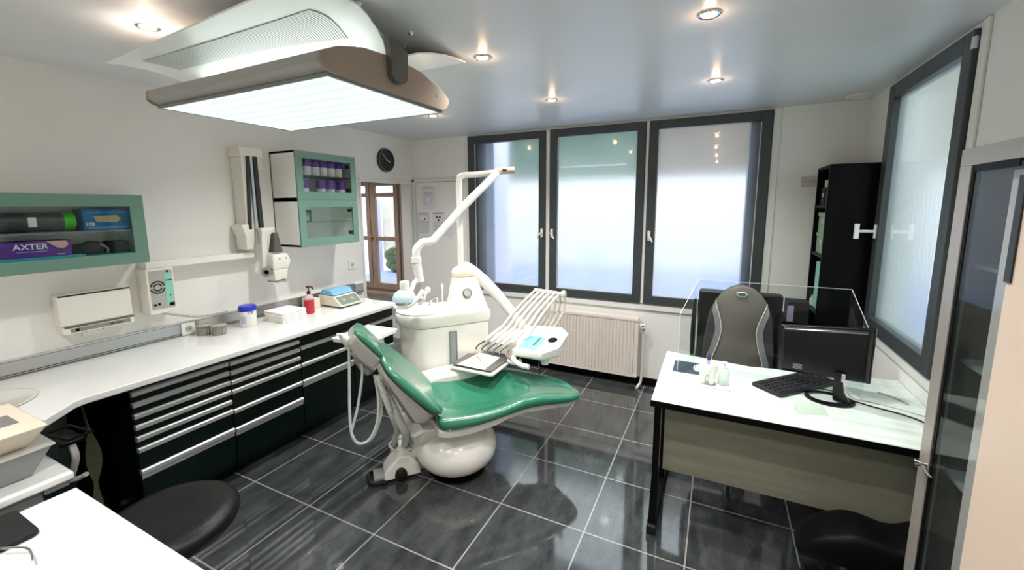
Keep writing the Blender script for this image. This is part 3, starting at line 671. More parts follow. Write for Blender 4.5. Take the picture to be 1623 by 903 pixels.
# wall box with a hinged cover
t = thing('wall_sealer', 'wide white wall box with slotted grey strips under the green cabinet', 'wall unit', (XL, 1.08, 1.04))
X1 = XL+.085
MB().box(XL+.001, X1, .915, 1.235, 1.075, 1.25).build('cover', mat('ivory_case', '#e9e6dc', .35), t, bevel=.006)
MB().box(XL+.001, X1+.004, .92, 1.235, 1.03, 1.074).build('base', mat('ivory_case', '#e9e6dc'), t, bevel=.004)
MB().box(X1-.01, X1+.002, .918, 1.232, 1.241, 1.249).build('top_slot', DARK, t)
MB().box(X1, X1+.005, .925, 1.235, 1.064, 1.074).build('slot', mat('slot_dark', '#5c5953', .5), t)
MB().box(X1+.0035, X1+.005, .95, 1.215, 1.037, 1.060).build('control_strip', mat('taupe_strip', '#8f877b', .5), t)
MB().box(X1+.005, X1+.006, .97, .985, 1.041, 1.057).build('switch', BLACK, t)
text('MILOREX', .015, (X1+.0052, 1.12, 1.043), (0, 1, 0), (0, 0, 1), BLACKINK, t, 'lettering', bold=True)
t = thing('wall_socket', 'white double wall socket just under the wide white wall box', 'socket', (XL, 1.06, .98))
MB().box(XL+.001, XL+.014, 1.02, 1.125, .985, 1.04).build('cover_plate', WHITE, t, bevel=.003)
m_ = MB()
for yy in (1.035, 1.055, 1.09, 1.11): m_.cyl((XL+.014, yy, 1.012), (XL+.0146, yy, 1.012), .003, seg=8)
m_.build('pin_hole', DARK, t)
# x-ray timer box
t = thing('xray_timer', 'white x-ray control box with a round dial and mint scale', 'control box', (XL+.06, 1.37, 1.05))
X1 = -3.17; IV = mat('ivory_case', '#e9e6dc')
MB().box(XL+.001, X1, 1.305, 1.455, 1.055, 1.345).build('case', IV, t, bevel=.006)
MB().box(X1-.002, X1+.0012, 1.318, 1.443, 1.085, 1.332).build('front_panel', mat('grey_panel', '#aeb0a6', .45), t)
MB().box(X1+.001, X1+.002, 1.40, 1.440, 1.105, 1.31).build('mint_scale', MINT, t)
m_ = MB(); yc, z_c = 1.359, 1.225
for r in (.017, .033):
    for s in (0, 1):
        P = [(yc+r*math.cos(a), z_c+r*math.sin(a)) for a in [math.radians(12+s*180+k*156/14) for k in range(15)]] + [(yc+(r+.009)*math.cos(a), z_c+(r+.009)*math.sin(a)) for a in [math.radians(12+s*180+k*156/14) for k in range(14, -1, -1)]]
        m_.prism(P, X1+.001, X1+.002, 'x')
m_.build('dial_rings', DARK, t)
m_ = MB()
for (a, b, c, d) in ((1.405, 1.437, 1.262, 1.268), (1.412, 1.440, 1.097, 1.118)): m_.box(X1+.002, X1+.003, a, b, c, d)
for (yy, zz, r) in ((1.335, 1.115, .007), (1.357, 1.118, .007), (1.422, 1.165, .004), (1.418, 1.322, .006)): m_.cyl((X1+.001, yy, zz), (X1+.006, yy, zz), r, seg=12)
m_.build('buttons', BLACK, t)
m_ = MB(); m_.box(XL+.03, XL+.05, 1.456, 1.475, 1.16, 1.22); m_.cyl((XL+.04, 1.465, 1.15), (XL+.04, 1.465, 1.12), .008, seg=10); m_.build('side_plug', GREY, t)
# coiled cable from the timer to the trunking
pts = []
for i in range(46*8):
    f = i/(46*8-1); c = Vector((-3.235+.0*f, 1.38+.42*f, 1.052-.092*math.sin(PI*.5*min(1, f*1.3)))); a = i*2*PI/8
    pts.append(c+Vector((.007*math.cos(a), 0, .007*math.sin(a))))
tag(MB().tube(pts, .0018, 5, smooth=False).build('coiled_cable', mat('grey_cable', '#a8a8a2', .5), smooth=True), 'grey coiled cable from the x-ray control box to the trunking', 'cable')
# x-ray arm on the wall
t = thing('xray_machine', 'folded cream x-ray arm with a square tube head on the left wall', 'x-ray machine', (-3.2, 2.0, 1.15))
IVX = mat('xray_ivory', '#e4e1d6', .35, coat=.2)
MB().box(XL+.001, -3.14, 1.935, 2.11, 2.095, 2.165).build('wall_cap', IVX, t, bevel=.008)
m_ = MB(); m_.box(XL+.02, -3.15, 1.945, 1.985, 1.57, 2.095); m_.box(XL+.02, -3.15, 2.035, 2.10, 2.0, 2.095); m_.box(XL+.001, XL+.02, 1.95, 2.10, 1.45, 2.12)
m_.build('wall_channel', IVX, t, bevel=.005)
def bar(p, q, wd, th, mt, nm):
    p, q = Vector(p), Vector(q); d = (q-p).normalized(); s = Vector((0, 1, 0)); s = (s-d*s.dot(d)).normalized()*wd/2; n = d.cross(s).normalized()*th/2
    return MB().hexa([p-s-n, p+s-n, p+s+n, p-s+n], [q-s-n, q+s-n, q+s+n, q-s+n]).build(nm, mt, t, bevel=.002)
bar((-3.15, 1.992, 2.10), (-3.14, 1.96, 1.56), .022, .02, DARK, 'dark_arm_strip')
bar((-3.145, 2.012, 2.10), (-3.13, 2.0, 1.45), .020, .02, STEEL, 'arm_rod')
bar((-3.15, 2.045, 2.10), (-3.12, 2.035, 1.52), .030, .024, DARK, 'dark_arm_strip')
m_ = MB(); m_.loft([[(XL+.02, 1.90, 1.60), (-3.14, 1.90, 1.60), (-3.14, 1.99, 1.60), (XL+.02, 1.99, 1.60)], [(XL+.02, 1.905, 1.555), (-3.13, 1.905, 1.555), (-3.13, 1.985, 1.555), (XL+.02, 1.985, 1.555)],
    [(XL+.02, 1.925, 1.51), (-3.14, 1.925, 1.51), (-3.14, 1.985, 1.51), (XL+.02, 1.985, 1.51)], [(XL+.02, 1.93, 1.41), (-3.15, 1.93, 1.41), (-3.15, 1.985, 1.41), (XL+.02, 1.985, 1.41)]])
m_.build('lower_bracket', IVX, t, bevel=.005)
m_ = MB(); m_.loft([[(-3.15, 2.0, 1.57), (-3.08, 2.0, 1.57), (-3.08, 2.12, 1.57), (-3.15, 2.12, 1.57)], [(-3.15, 2.01, 1.535), (-3.08, 2.01, 1.535), (-3.08, 2.10, 1.535), (-3.15, 2.10, 1.535)],
    [(-3.14, 2.012, 1.50), (-3.09, 2.012, 1.50), (-3.09, 2.06, 1.50), (-3.14, 2.06, 1.50)], [(-3.13, 2.0, 1.27), (-3.09, 2.0, 1.27), (-3.09, 2.035, 1.27), (-3.13, 2.035, 1.27)]])
m_.build('folding_arm', IVX, t, bevel=.005)
MB().hexa([(-3.12, 2.07, 1.38), (-3.04, 2.07, 1.38), (-3.04, 2.14, 1.38), (-3.12, 2.14, 1.38)], [(-3.10, 2.09, 1.53), (-3.06, 2.09, 1.53), (-3.06, 2.125, 1.53), (-3.10, 2.125, 1.53)]).build('rubber_gaiter', mat('gaiter_grey', '#55554f', .6), t, bevel=.006)
m_ = MB(); m_.loft([[(-3.16, 2.035, 1.25), (-3.02, 2.035, 1.25), (-3.02, 2.16, 1.25), (-3.16, 2.16, 1.25)], [(-3.17, 2.03, 1.31), (-3.01, 2.03, 1.31), (-3.01, 2.18, 1.31), (-3.17, 2.18, 1.31)], [(-3.16, 2.04, 1.37), (-3.02, 2.04, 1.37), (-3.02, 2.16, 1.37), (-3.16, 2.16, 1.37)]])
m_.hexa([(-3.15, 2.05, 1.16), (-3.03, 2.05, 1.16), (-3.03, 2.15, 1.17), (-3.15, 2.15, 1.17)], [(-3.16, 2.035, 1.25), (-3.02, 2.035, 1.25), (-3.02, 2.16, 1.25), (-3.16, 2.16, 1.25)])
m_.build('tube_head', IVX, t, bevel=.008)
MB().box(-3.145, -3.024, 2.06, 2.145, 1.148, 1.162).build('tube_window', mat('tube_grey', '#8d8c84', .4), t, bevel=.003)
m_ = MB(); m_.cyl((-3.0095, 2.085, 1.335), (-3.008, 2.085, 1.335), .006, seg=10); m_.cyl((-3.0095, 2.14, 1.335), (-3.008, 2.14, 1.335), .006, seg=10); m_.build('screw', GREY, t)
MB().lathe_axis([(.001, 0), (.035, 0), (.035, .05), (.033, .056), (.018, .058), (.016, .03), (.001, .03)], (-3.09, 2.03, 1.235), (.75, -.62, .05)).build('cone', mat('cone_grey', '#8b877e', .4), t, smooth=True)
MB().lathe_axis([(.001, .0), (.015, .0), (.001, .001)], Vector((-3.09, 2.03, 1.235))+Vector((.75, -.62, .05)).normalized()*.0315, (.75, -.62, .05)).build('bore', BLACK, t)
# wall clock
t = thing('wall_clock', 'small round black wall clock near the far corner', 'clock', (XL, 3.585, 2.22))
MB().lathe_axis([(.125, 0), (.125, .02), (.118, .028), (.112, .024), (.001, .024)], (XL+.001, 3.585, 2.222), (1, 0, 0), 40).build('case', mat('clock_black', '#1d2322', .5), t, smooth=True)
MB().lathe_axis([(.115, .0285), (.118, .0295), (.121, .0285), (.118, .0255)], (XL+.001, 3.585, 2.222), (1, 0, 0), 40, False).build('rim', GREY, t, smooth=True)
m_ = MB()
for (a, l, wd) in ((132, .09, .006), (-18, .06, .009)):
    d = (math.cos(math.radians(a)), math.sin(math.radians(a))); n_ = (-d[1]*wd/2, d[0]*wd/2)
    m_.prism([(3.585+n_[0], 2.222+n_[1]), (3.585-n_[0], 2.222-n_[1]), (3.585+d[0]*l-n_[0], 2.222+d[1]*l-n_[1]), (3.585+d[0]*l+n_[0], 2.222+d[1]*l+n_[1])], XL+.026, XL+.028, 'x')
m_.build('hand', mat('hand_white', '#c8ccca', .4), t)

# ------------------------------------------------------------------ foreground left
t = thing('printer_stand', 'small white shelf table under the beige device at the left edge', 'table', (-2.35, .35, 0))
MB().box(-2.50, -2.12, -.4, .58, .72, .75).build('top', WHITE_GLOSS, t, bevel=.008, seg=3)
for xx in (-2.49, -2.18): MB().box(xx, xx+.03, -.3, .50, 0, .72).build('side_panel', GREY, t)
m_ = MB(); m_.tube([(-2.16, .54, .71), (-2.12, .585, .715), (-2.085, .60, .735)], .009); m_.box(-2.20, -2.13, .50, .565, .70, .72); m_.build('bracket', mat('grey_bracket', '#77787a', .4), t)
t = thing('beige_device', 'beige-topped device with a tapered grey base on the white stand', 'device', (-2.4, .35, .75))
def frust(a, z0, b, z1): return [[(a[0], a[2], z0), (a[1], a[2], z0), (a[1], a[3], z0), (a[0], a[3], z0)], [(b[0], b[2], z1), (b[1], b[2], z1), (b[1], b[3], z1), (b[0], b[3], z1)]]
MB().loft(frust((-2.48, -2.215, .12, .500), .752, (-2.52, -2.185, .08, .555), .855)).build('lower_tray', mat('printer_grey', '#8f9192', .45), t, bevel=.006)
MB().box(-2.53, -2.175, .07, .560, .855, .862).build('rim', mat('printer_light', '#c5c4bf', .4), t, bevel=.002)
MB().loft(frust((-2.49, -2.225, .10, .500), .863, (-2.53, -2.145, .07, .545), .95)).build('upper_case', mat('printer_beige', '#e6d7c4', .35), t, bevel=.006)
MB().box(-2.38, -2.26, .40, .50, .9495, .9515).build('top_slot', mat('slot_grey', '#7c7b77', .4), t)
t = thing('wire_tray', 'small black tray behind the beige device', 'tray', (-2.40, .625, .75))
m_ = MB(); m_.tube([(-2.46, .60, .80), (-2.30, .63, .80), (-2.31, .70, .80), (-2.46, .68, .80), (-2.46, .60, .80)], .006, 6, False); m_.box(-2.45, -2.31, .60, .68, .775, .785); m_.build('frame', BLACK, t)
m_ = MB(); m_.tube([(-2.33, .64, .78), (-2.30, .64, .72), (-2.31, .62, .64)], .012); m_.build('stem', GREY, t, smooth=True)
# foreground table
t = thing('side_table', 'plain white table top filling the lower left corner', 'table', (-1.6, .2, 0))
MB().box(-2.09, -1.15, -.45, .57, .675, .70).build('top', WHITE_GLOSS, t, bevel=.004)
for (xx, yy) in ((-2.05, .5), (-1.22, .5), (-2.05, -.4), (-1.22, -.4)): MB().box(xx, xx+.035, yy, yy+.035, 0, .675).build('leg', GREY, t)
t = tag(MB().prism(rrect(-2.085, -1.88, .24, .42, .02), .7005, .72).build('black_case', mat('matte_black', '#131314', .7), bevel=.005), 'flat black case on the corner of the white table', 'case')
t = thing('strap_bar', 'black slanted bar with a thin wire in the lower left corner', 'bar', (-1.85, .25, .72))
m_ = MB(); m_.hexa([(-2.02, .25, .7215), (-1.98, .20, .7215), (-1.98, .20, .75), (-2.02, .25, .75)], [(-1.62, .30, .7215), (-1.60, .27, .7215), (-1.60, .27, .75), (-1.62, .30, .75)])
m_.build('bar', mat('matte_black', '#131314'), t, bevel=.004)
MB().tube([(-1.87, .335, .722), (-1.80, .37, .722), (-1.72, .36, .722)], .003).build('wire', STEEL, t, smooth=True)
# stool
t = thing('saddle_stool', 'round black leather stool beside the white table', 'stool', (-1.84, .74, 0))
MB().lathe([(.001, 0), (.16, .0), (.205, .02), (.225, .055), (.215, .09), (.17, .108), (.10, .102), (.001, .098)], (-1.815, .725, .475), 40, sx=1.02, sy=1.03).build('seat', BLACK_LEATHER, t, smooth=True, sub=1)
m_ = MB(); m_.cyl((-1.83, .73, .08), (-1.83, .73, .47), .025); m_.build('column', CHROME, t, smooth=True)
for k in range(5):
    a = 2*PI*k/5+.3; c, s = math.cos(a), math.sin(a)
    MB().tube([(-1.83, .73, .10), (-1.83+.12*c, .73+.12*s, .095), (-1.83+.25*c, .73+.25*s, .07)], .016).build('leg', BLACK, t, smooth=True)
    MB().lathe_axis([(.001, 0), (.028, 0), (.028, .03), (.001, .03)], (-1.83+.25*c, .73+.25*s, .029), (-s, c, 0)).build('caster', RUBBER, t, smooth=True)
# ------------------------------------------------------------------ big ceiling lamp
t = thing('ceiling_lamp', 'large wing-shaped lamp with a bright diffuser hanging over the dental chair', 'lamp', (-1.8, 1.43, H))
lx0, lx1 = -2.35, -1.245
prof = [(1.055, 2.213), (1.063, 2.25), (1.13, 2.282), (1.25, 2.312), (1.43, 2.326), (1.60, 2.314), (1.72, 2.285), (1.80, 2.250), (1.81, 2.235), (1.79, 2.205), (1.765, 2.190), (1.10, 2.190)]
MB().loft([[(x, y, z) for y, z in prof] for x in (lx0, lx1)]).build('body', TAUPE, t, smooth=True, bevel=.006)
cap = [(1.055, 2.213), (1.063, 2.25), (1.135, 2.285), (1.25, 2.317), (1.43, 2.332), (1.60, 2.32), (1.72, 2.29), (1.80, 2.255), (1.815, 2.236), (1.79, 2.202), (1.765, 2.186), (1.10, 2.186), (1.07, 2.196)]
MB().loft([[(x, y, z) for y, z in cap] for x in (lx1, lx1+.014)]).build('end_cap', BROWNINT, t, bevel=.003)
MB().loft([[(x, y, z) for y, z in cap] for x in (lx0-.014, lx0)]).build('end_cap', BROWNINT, t, bevel=.003)
dm = mat('lamp_diffuser', '#eafcfa', .3, emit=LAMP_DOWN, emitcol='#e6fbf6'); N, L, b = nodes(dm)
tc = N.new('ShaderNodeTexCoord'); mp = N.new('ShaderNodeMapping'); mp.inputs['Rotation'].default_value = (0, 0, 0); L.new(tc.outputs['Object'], mp.inputs[0])
def wave(sx, sy):
    s = N.new('ShaderNodeMapping'); s.inputs['Scale'].default_value = (sx, sy, 0); L.new(tc.outputs['Object'], s.inputs[0])
    wv = N.new('ShaderNodeTexWave'); wv.inputs['Scale'].default_value = 1; wv.bands_direction = 'DIAGONAL'; L.new(s.outputs[0], wv.inputs['Vector']); return wv.outputs['Fac']
mul = N.new('ShaderNodeMath'); mul.operation = 'MULTIPLY'; L.new(wave(0, 7), mul.inputs[0]); mul.inputs[1].default_value = .35
mul2 = N.new('ShaderNodeMath'); mul2.operation = 'MULTIPLY'; L.new(wave(26, 0), mul2.inputs[0]); mul2.inputs[1].default_value = .25
ad = N.new('ShaderNodeMath'); ad.operation = 'ADD'; L.new(mul.outputs[0], ad.inputs[0]); L.new(mul2.outputs[0], ad.inputs[1])
ad2 = N.new('ShaderNodeMath'); ad2.operation = 'MULTIPLY_ADD'; ad2.inputs[1].default_value = LAMP_DOWN; ad2.inputs[2].default_value = LAMP_DOWN*.62; L.new(ad.outputs[0], ad2.inputs[0]); L.new(ad2.outputs[0], b.inputs['Emission Strength'])
MB().box(lx0+.012, lx1-.012, 1.105, 1.758, 2.180, 2.1895).build('diffuser', dm, t)
m_ = MB()
for a in ((lx0, lx1, 1.095, 1.105), (lx0, lx1, 1.758, 1.768)): m_.box(a[0], a[1], a[2], a[3], 2.178, 2.190)
m_.box(lx0, lx0+.012, 1.105, 1.758, 2.178, 2.190); m_.box(lx1-.012, lx1, 1.105, 1.758, 2.178, 2.190)
m_.build('diffuser_frame', mat('frame_grey', '#8a8f8c', .4), t)
# upper wings: thin white curved reflectors
WING = mat('wing_white', '#fbfdfb', .35)
def sheetloft(secs, th=.006):
    m = MB(); R = []
    for s in secs:
        s = [Vector(p) for p in s]; n = len(s); off = []
        for i in range(n):
            d = s[min(i+1, n-1)]-s[max(i-1, 0)]; nn = Vector((0, -d.z, d.y)).normalized()*th; off.append(s[i]+nn)
        R.append(s+off[::-1])
    return m.loft(R)
rp = [(.93, 2.384), (1.02, 2.415), (1.12, 2.448), (1.20, 2.466), (1.255, 2.468), (1.30, 2.450), (1.345, 2.420), (1.38, 2.385), (1.395, 2.35), (1.402, 2.329)]
lp = [(.985, 2.362), (1.04, 2.372), (1.12, 2.376), (1.19, 2.373), (1.235, 2.366), (1.27, 2.360), (1.305, 2.352), (1.34, 2.345), (1.365, 2.338), (1.385, 2.328)]
secs = []
for k in range(9):
    f = k/8; secs.append([(-2.49+f*(1.24)-.0, a[0]*(1-f)+b_[0]*f, a[1]*(1-f)+b_[1]*f) for a, b_ in zip(lp, rp)])
wing = sheetloft(secs).build('reflector_wing', WING, t, smooth=True)
fp = [(1.455, 2.329), (1.48, 2.345), (1.53, 2.37), (1.60, 2.40), (1.70, 2.432), (1.82, 2.458), (1.93, 2.472), (2.0, 2.478)]
sheetloft([[(x, y, z) for y, z in fp] for x in (-2.45, -1.25)]).build('reflector_wing', WING, t, smooth=True)
# slotted grille patch lying on the underside of the near wing
gm = bpy.data.materials.new('perforated_strip'); gm.use_nodes = True; MATS['perf'] = gm; N, L, b = nodes(gm)
b.inputs['Roughness'].default_value = .4
tc = N.new('ShaderNodeTexCoord'); s = N.new('ShaderNodeMapping'); s.inputs['Scale'].default_value = (26, 0, 0); L.new(tc.outputs['Object'], s.inputs[0])
wv = N.new('ShaderNodeTexWave'); wv.inputs['Scale'].default_value = 1; wv.bands_direction = 'X'; L.new(s.outputs[0], wv.inputs['Vector'])
cr = N.new('ShaderNodeValToRGB'); cr.color_ramp.elements[0].color = lin('#7c8684'); cr.color_ramp.elements[1].color = lin('#fbfdfb'); cr.color_ramp.elements[0].position = .25; cr.color_ramp.elements[1].position = .7
L.new(wv.outputs['Fac'], cr.inputs[0]); L.new(cr.outputs[0], b.inputs['Base Color'])
def wingpt(u, v):    # u along x, v index along the profile
    i = min(int(v), len(lp)-2); q = v-i
    a = [lp[i][k]*(1-q)+lp[i+1][k]*q for k in (0, 1)]; c = [rp[i][k]*(1-q)+rp[i+1][k]*q for k in (0, 1)]
    return Vector((-2.49+u*1.24, a[0]*(1-u)+c[0]*u, a[1]*(1-u)+c[1]*u))
secs = []
for k in range(9):
    tt = k/8; u = .10+tt*.78; v0_ = 1.3+1.3*tt; v1_ = 3.3+2.8*tt
    s = [wingpt(u, v0_+(v1_-v0_)*j/4)-Vector((0, 0, .0035)) for j in range(5)]
    secs.append(s+[p+Vector((0, 0, .0025)) for p in s[::-1]])
MB().loft(secs).build('slotted_grille', gm, wing, smooth=True)
# inner tubes that light the wings and the ceiling
tubem = mat('fluorescent_tube', '#ffffff', .3, emit=LAMP_UP, emitcol='#f2fffb')
MB().cyl((-2.32, 1.30, 2.336), (-1.28, 1.30, 2.336), .010, seg=10).build('tube', tubem, t)
MB().cyl((-2.32, 1.56, 2.336), (-1.28, 1.56, 2.336), .010, seg=10).build('tube', tubem, t)
# end bracket and suspension cables
P = [(1.368, 2.395), (1.38, 2.26)] + [(1.425+.05*math.cos(a), 2.262+.036*math.sin(a)) for a in [PI+k*PI/8 for k in range(9)]] + [(1.478, 2.36)]
MB().prism(P, -1.232, -1.205, 'x').build('end_bracket', mat('bracket_grey', '#5d5a56', .45), t, bevel=.003)
for (yy, y2) in ((1.58, 1.475), (1.28, 1.38)):
    c = MB().tube([(-1.27, yy, 2.476), (-1.225, y2, 2.38)], .0016, 6, False).build('cable', STEEL, t)
    MB().lathe([(.013, 0), (.012, -.006), (.005, -.018), (.001, -.02)], (-1.27, yy, H)).build('ceiling_cup', CHROME, c, smooth=True)
for (yy, y2) in ((1.58, 1.50), (1.28, 1.38)):
    c = MB().tube([(-2.30, yy, 2.476), (-2.32, y2, 2.33)], .0016, 6, False).build('cable', STEEL, t)
    MB().lathe([(.013, 0), (.012, -.006), (.005, -.018), (.001, -.02)], (-2.30, yy, H)).build('ceiling_cup', CHROME, c, smooth=True)
text('S-', .022, (lx1+.0145, 1.70, 2.235), (0, 1, 0), (0, 0, 1), mat('badge_brown', '#6d4a38', .5), t, 'badge')

# ------------------------------------------------------------------ dental chair (x along the chair, y across)
SH = Matrix(((1, .11, 0, -.11*2.15), (0, 1, 0, 0), (0, 0, 1, 0), (0, 0, 0, 1)))
CS = CH @ SH
def cw(u, n, z): return CH @ Vector((u, n, z))
t = thing('dental_chair', 'green upholstered dental chair with a grey back shell and round white foot', 'dental chair', tuple(cw(.93, 2.48, 0)), math.atan2(.8, .6))
ch = t
def interp(tab, u):
    for a, b in zip(tab, tab[1:]):
        if u <= b[0]:
            f = (u-a[0])/(b[0]-a[0]); f = f*f*(3-2*f) if False else f
            return [a[i]*(1-f)+b[i]*f for i in range(len(a))]
    return list(tab[-1])
# u, nmin, nmax, edge z, centre z, bottom z
ST = [(.625, 2.185, 2.70, .530, .515, .452), (.66, 2.155, 2.72, .532, .500, .445), (.72, 2.148, 2.735, .520, .475, .430), (.84, 2.145, 2.745, .508, .462, .428), (.98, 2.145, 2.742, .506, .460, .440), (1.10, 2.147, 2.735, .520, .480, .452),
      (1.20, 2.150, 2.722, .534, .500, .458), (1.31, 2.15, 2.695, .528, .500, .450), (1.42, 2.15, 2.655, .505, .480, .438), (1.53, 2.152, 2.60, .484, .462, .425), (1.60, 2.17, 2.54, .472, .452, .42), (1.645, 2.205, 2.46, .465, .448, .422), (1.665, 2.26, 2.38, .455, .445, .428)]
def seat_section(u, row, shr=0, dz=0):
    _, a, b, ze, zc_, zb = row; a += shr; b -= shr; w_ = b-a; e = min(.055, w_*.3); P = []
    th = ze-zb
    # from near bottom, around near edge, over the top, far edge, bottom
    P += [(a+.03, zb), (a+.006, zb+th*.2), (a, zb+th*.5), (a+.006, zb+th*.8), (a+.022, ze-.002), (a+.042, ze)]
    for k in range(1, 8):
        f = k/8; nn = a+.042+(w_-.084)*f; P.append((nn, ze-(ze-zc_)*math.sin(PI*f)**.7))
    P += [(b-.042, ze), (b-.022, ze-.002), (b-.006, zb+th*.8), (b, zb+th*.5), (b-.006, zb+th*.2), (b-.03, zb)]
    return [(u+.16*(n-2.15)*max(0, 1-(u-.625)/.85), n, z+dz) for n, z in P]
secs = []
us = [.625, .64, .66, .70, .76, .84, .92, 1.0, 1.08, 1.14, 1.20, 1.26, 1.31, 1.37, 1.42, 1.48, 1.53, 1.57, 1.60, 1.625, 1.645, 1.665]
for u in us: secs.append(seat_section(u, interp(ST, u)))
MB(CH).loft(secs).build('seat_cushion', GREEN, t, smooth=True, sub=1)
secs = []
for u in us[1:-2]:
    r_ = interp(ST, u); a, b, zb = r_[1]+.035, r_[2]-.035, r_[5]
    th = .028 if u > 1.0 else .04
    secs.append([(u, a, zb-th), (u, a-.01, zb-.002), (u, a, zb+.012), (u, b, zb+.012), (u, b+.01, zb-.002), (u, b, zb-th)])
MB(CH).loft(secs).build('seat_pan', UNIT, t, smooth=True, bevel=.004)
# backrest: swept along its own slope; s from bottom (0) to top (1)
p0, p1 = Vector((.640, 0, .600)), Vector((.335, 0, .935)); sl = (p1-p0); sd = sl.normalized(); bn = Vector((-sd.z, 0, sd.x))  # bn points to the front?
if bn.x < 0: bn = -bn
def back(s, n, d): p = p0+sl*s+bn*d; return (p.x, n, p.z)
BT = [(-.12, .24, .02), (-.08, .262, .03), (0, .285, .04), (.15, .292, .045), (.4, .292, .045), (.6, .282, .045), (.72, .265, .04), (.82, .235, .034), (.90, .185, .026), (.95, .12, .018)]
NC = 2.44
def back_sec(s, hw, th, d0=0, fr=1):
    P = []
    K = 7
    for k in range(K):   # front face, concave
        f = -1+2*k/(K-1); P.append(back(s, NC+hw*.90*f, d0+.004-.022*(1-f*f)*fr))
    P += [back(s, NC+hw, d0-.018), back(s, NC+hw*.985, d0-th)]
    for k in range(K): f = 1-2*k/(K-1); P.append(back(s, NC+hw*.90*f, d0-th-.008))
    P += [back(s, NC-hw*.985, d0-th), back(s, NC-hw, d0-.018)]
    return P
ssv = [-.12, -.10, -.06, 0, .1, .25, .4, .55, .66, .75, .82, .87, .92, .95]
MB(CS).loft([back_sec(s, *interp(BT, s)[1:]) for s in ssv]).build('backrest_cushion', GREEN, t, smooth=True, sub=1)
SB = [(-.06, .23, .055, .10), (0, .262, .055, .125), (.12, .272, .055, .155), (.35, .27, .052, .13), (.6, .262, .052, .10), (.8, .22, .048, .085), (.88, .16, .04, .07), (.93, .10, .034, .055)]
secs = []
for s in [-.06, 0, .06, .12, .25, .4, .55, .7, .78, .84, .89, .93]:
    _, hw, d0, d1 = interp(SB, s)
    secs.append([back(s, NC-hw, -d0), back(s, NC+hw, -d0), back(s, NC+hw, -d1+.02), back(s, NC+hw*.9, -d1), back(s, NC-hw*.9, -d1), back(s, NC-hw, -d1+.02)])
MB(CS).loft(secs).build('back_shell', SHELL, t, smooth=True, bevel=.006)
MB(CH).cyl(back(.80, NC-.215, -.07), back(.80, NC-.222, -.07), .007, seg=12).build('shell_screw', GREY, t)
# head rest
h0, h1 = Vector((.352, 0, .905)), Vector((.232, 0, 1.052)); hl = h1-h0; hd = hl.normalized(); hn = Vector((-hd.z, 0, hd.x)); hn = hn if hn.x > 0 else -hn
def hp(s, n, d): p = h0+hl*s+hn*d; return (p.x, n, p.z)
def hsec(s, hw, th, dd=0):
    P = []
    for k in range(5): f = -1+2*k/4; P.append(hp(s, 2.43+hw*.9*f, dd-.012*(1-f*f)))
    P += [hp(s, 2.43+hw, dd-.012), hp(s, 2.43+hw*.97, dd-th)]
    for k in range(5): f = 1-2*k/4; P.append(hp(s, 2.43+hw*.9*f, dd-th-.002))
    P += [hp(s, 2.43-hw*.97, dd-th), hp(s, 2.43-hw, dd-.012)]
    return P
MB(CS).loft([hsec(s, w_, th, dd) for s, w_, th, dd in ((-.12, .10, .02, .0), (-.05, .122, .03, .012), (.1, .13, .034, .018), (.5, .13, .036, .018), (.85, .125, .034, .018), (1.0, .115, .028, .010), (1.08, .09, .018, -.006))]).build('headrest_cushion', GREEN, t, smooth=True, sub=1)
MB(CS).loft([[hp(s, 2.43-w_, -.016), hp(s, 2.43+w_, -.016), hp(s, 2.43+w_, -th), hp(s, 2.43-w_, -th)] for s, w_, th in ((-.10, .118, .07), (.0, .126, .09), (.5, .126, .095), (.95, .12, .08), (1.04, .10, .06))]).build('headrest_shell', SHELL, t, bevel=.01, seg=3)
m_ = MB(CH); m_.tube([hp(.3, 2.43, -.06), hp(.05, 2.43, -.095), hp(-.3, 2.43, -.105), back(.85, 2.43, -.075)], .03, 10); m_.build('headrest_hinge', mat('hinge_grey', '#b5b0a6', .35), t, smooth=True)
# hinge, base column, round foot
m_ = MB(CH); m_.loft([[(u, n, z) for u, n in rrect(*q, .05)] for q, z in (((.57, .76, 2.56, 2.84), .002), ((.57, .76, 2.55, 2.82), .10), ((.56, .77, 2.44, 2.76), .25), ((.52, .85, 2.34, 2.70), .36), ((.58, .98, 2.28, 2.68), .415))])
m_.build('base_column', UNIT, t, smooth=True, bevel=.006)
prof = []
for i in range(17):
    a = -PI/2*.72+i/16*(PI/2*1.72); prof.append((.268*math.cos(a), .175+.17*math.sin(a)))
prof[-1] = (.004, .335); z0 = prof[0][1]
c_ = Vector((-1.475, 2.155, 0))
MB().lathe([(.001, .003)]+[(prof[0][0], .003)]+prof[1:], (c_.x, c_.y, 0), 48).build('round_foot', UNIT, t, smooth=True, sub=1)
MB().lathe([(.001, .001), (.175, .001), (.18, .008), (.001, .008)], (c_.x, c_.y, 0), 40).build('foot_pad', BLACK, t, smooth=True)
MB(CH).loft([[(u, 2.38, .33), (u, 2.60, .33), (u, 2.60, .43), (u, 2.38, .43)] for u in (.78, 1.05)]).build('lift_bracket', UNIT, t, bevel=.01)
# white side arm between chair and unit
m_ = MB(CH)
m_.loft([[(u, 2.70, z0_), (u, 2.86, z0_), (u, 2.88, z1_-.02), (u, 2.86, z1_), (u, 2.72, z1_), (u, 2.70, z1_-.02)] for u, z0_, z1_ in ((.60, .34, .52), (.68, .33, .55), (.85, .33, .565), (1.05, .36, .565), (1.25, .40, .545), (1.35, .43, .51))])
m_.build('side_arm', UNIT, t, smooth=True, bevel=.008)
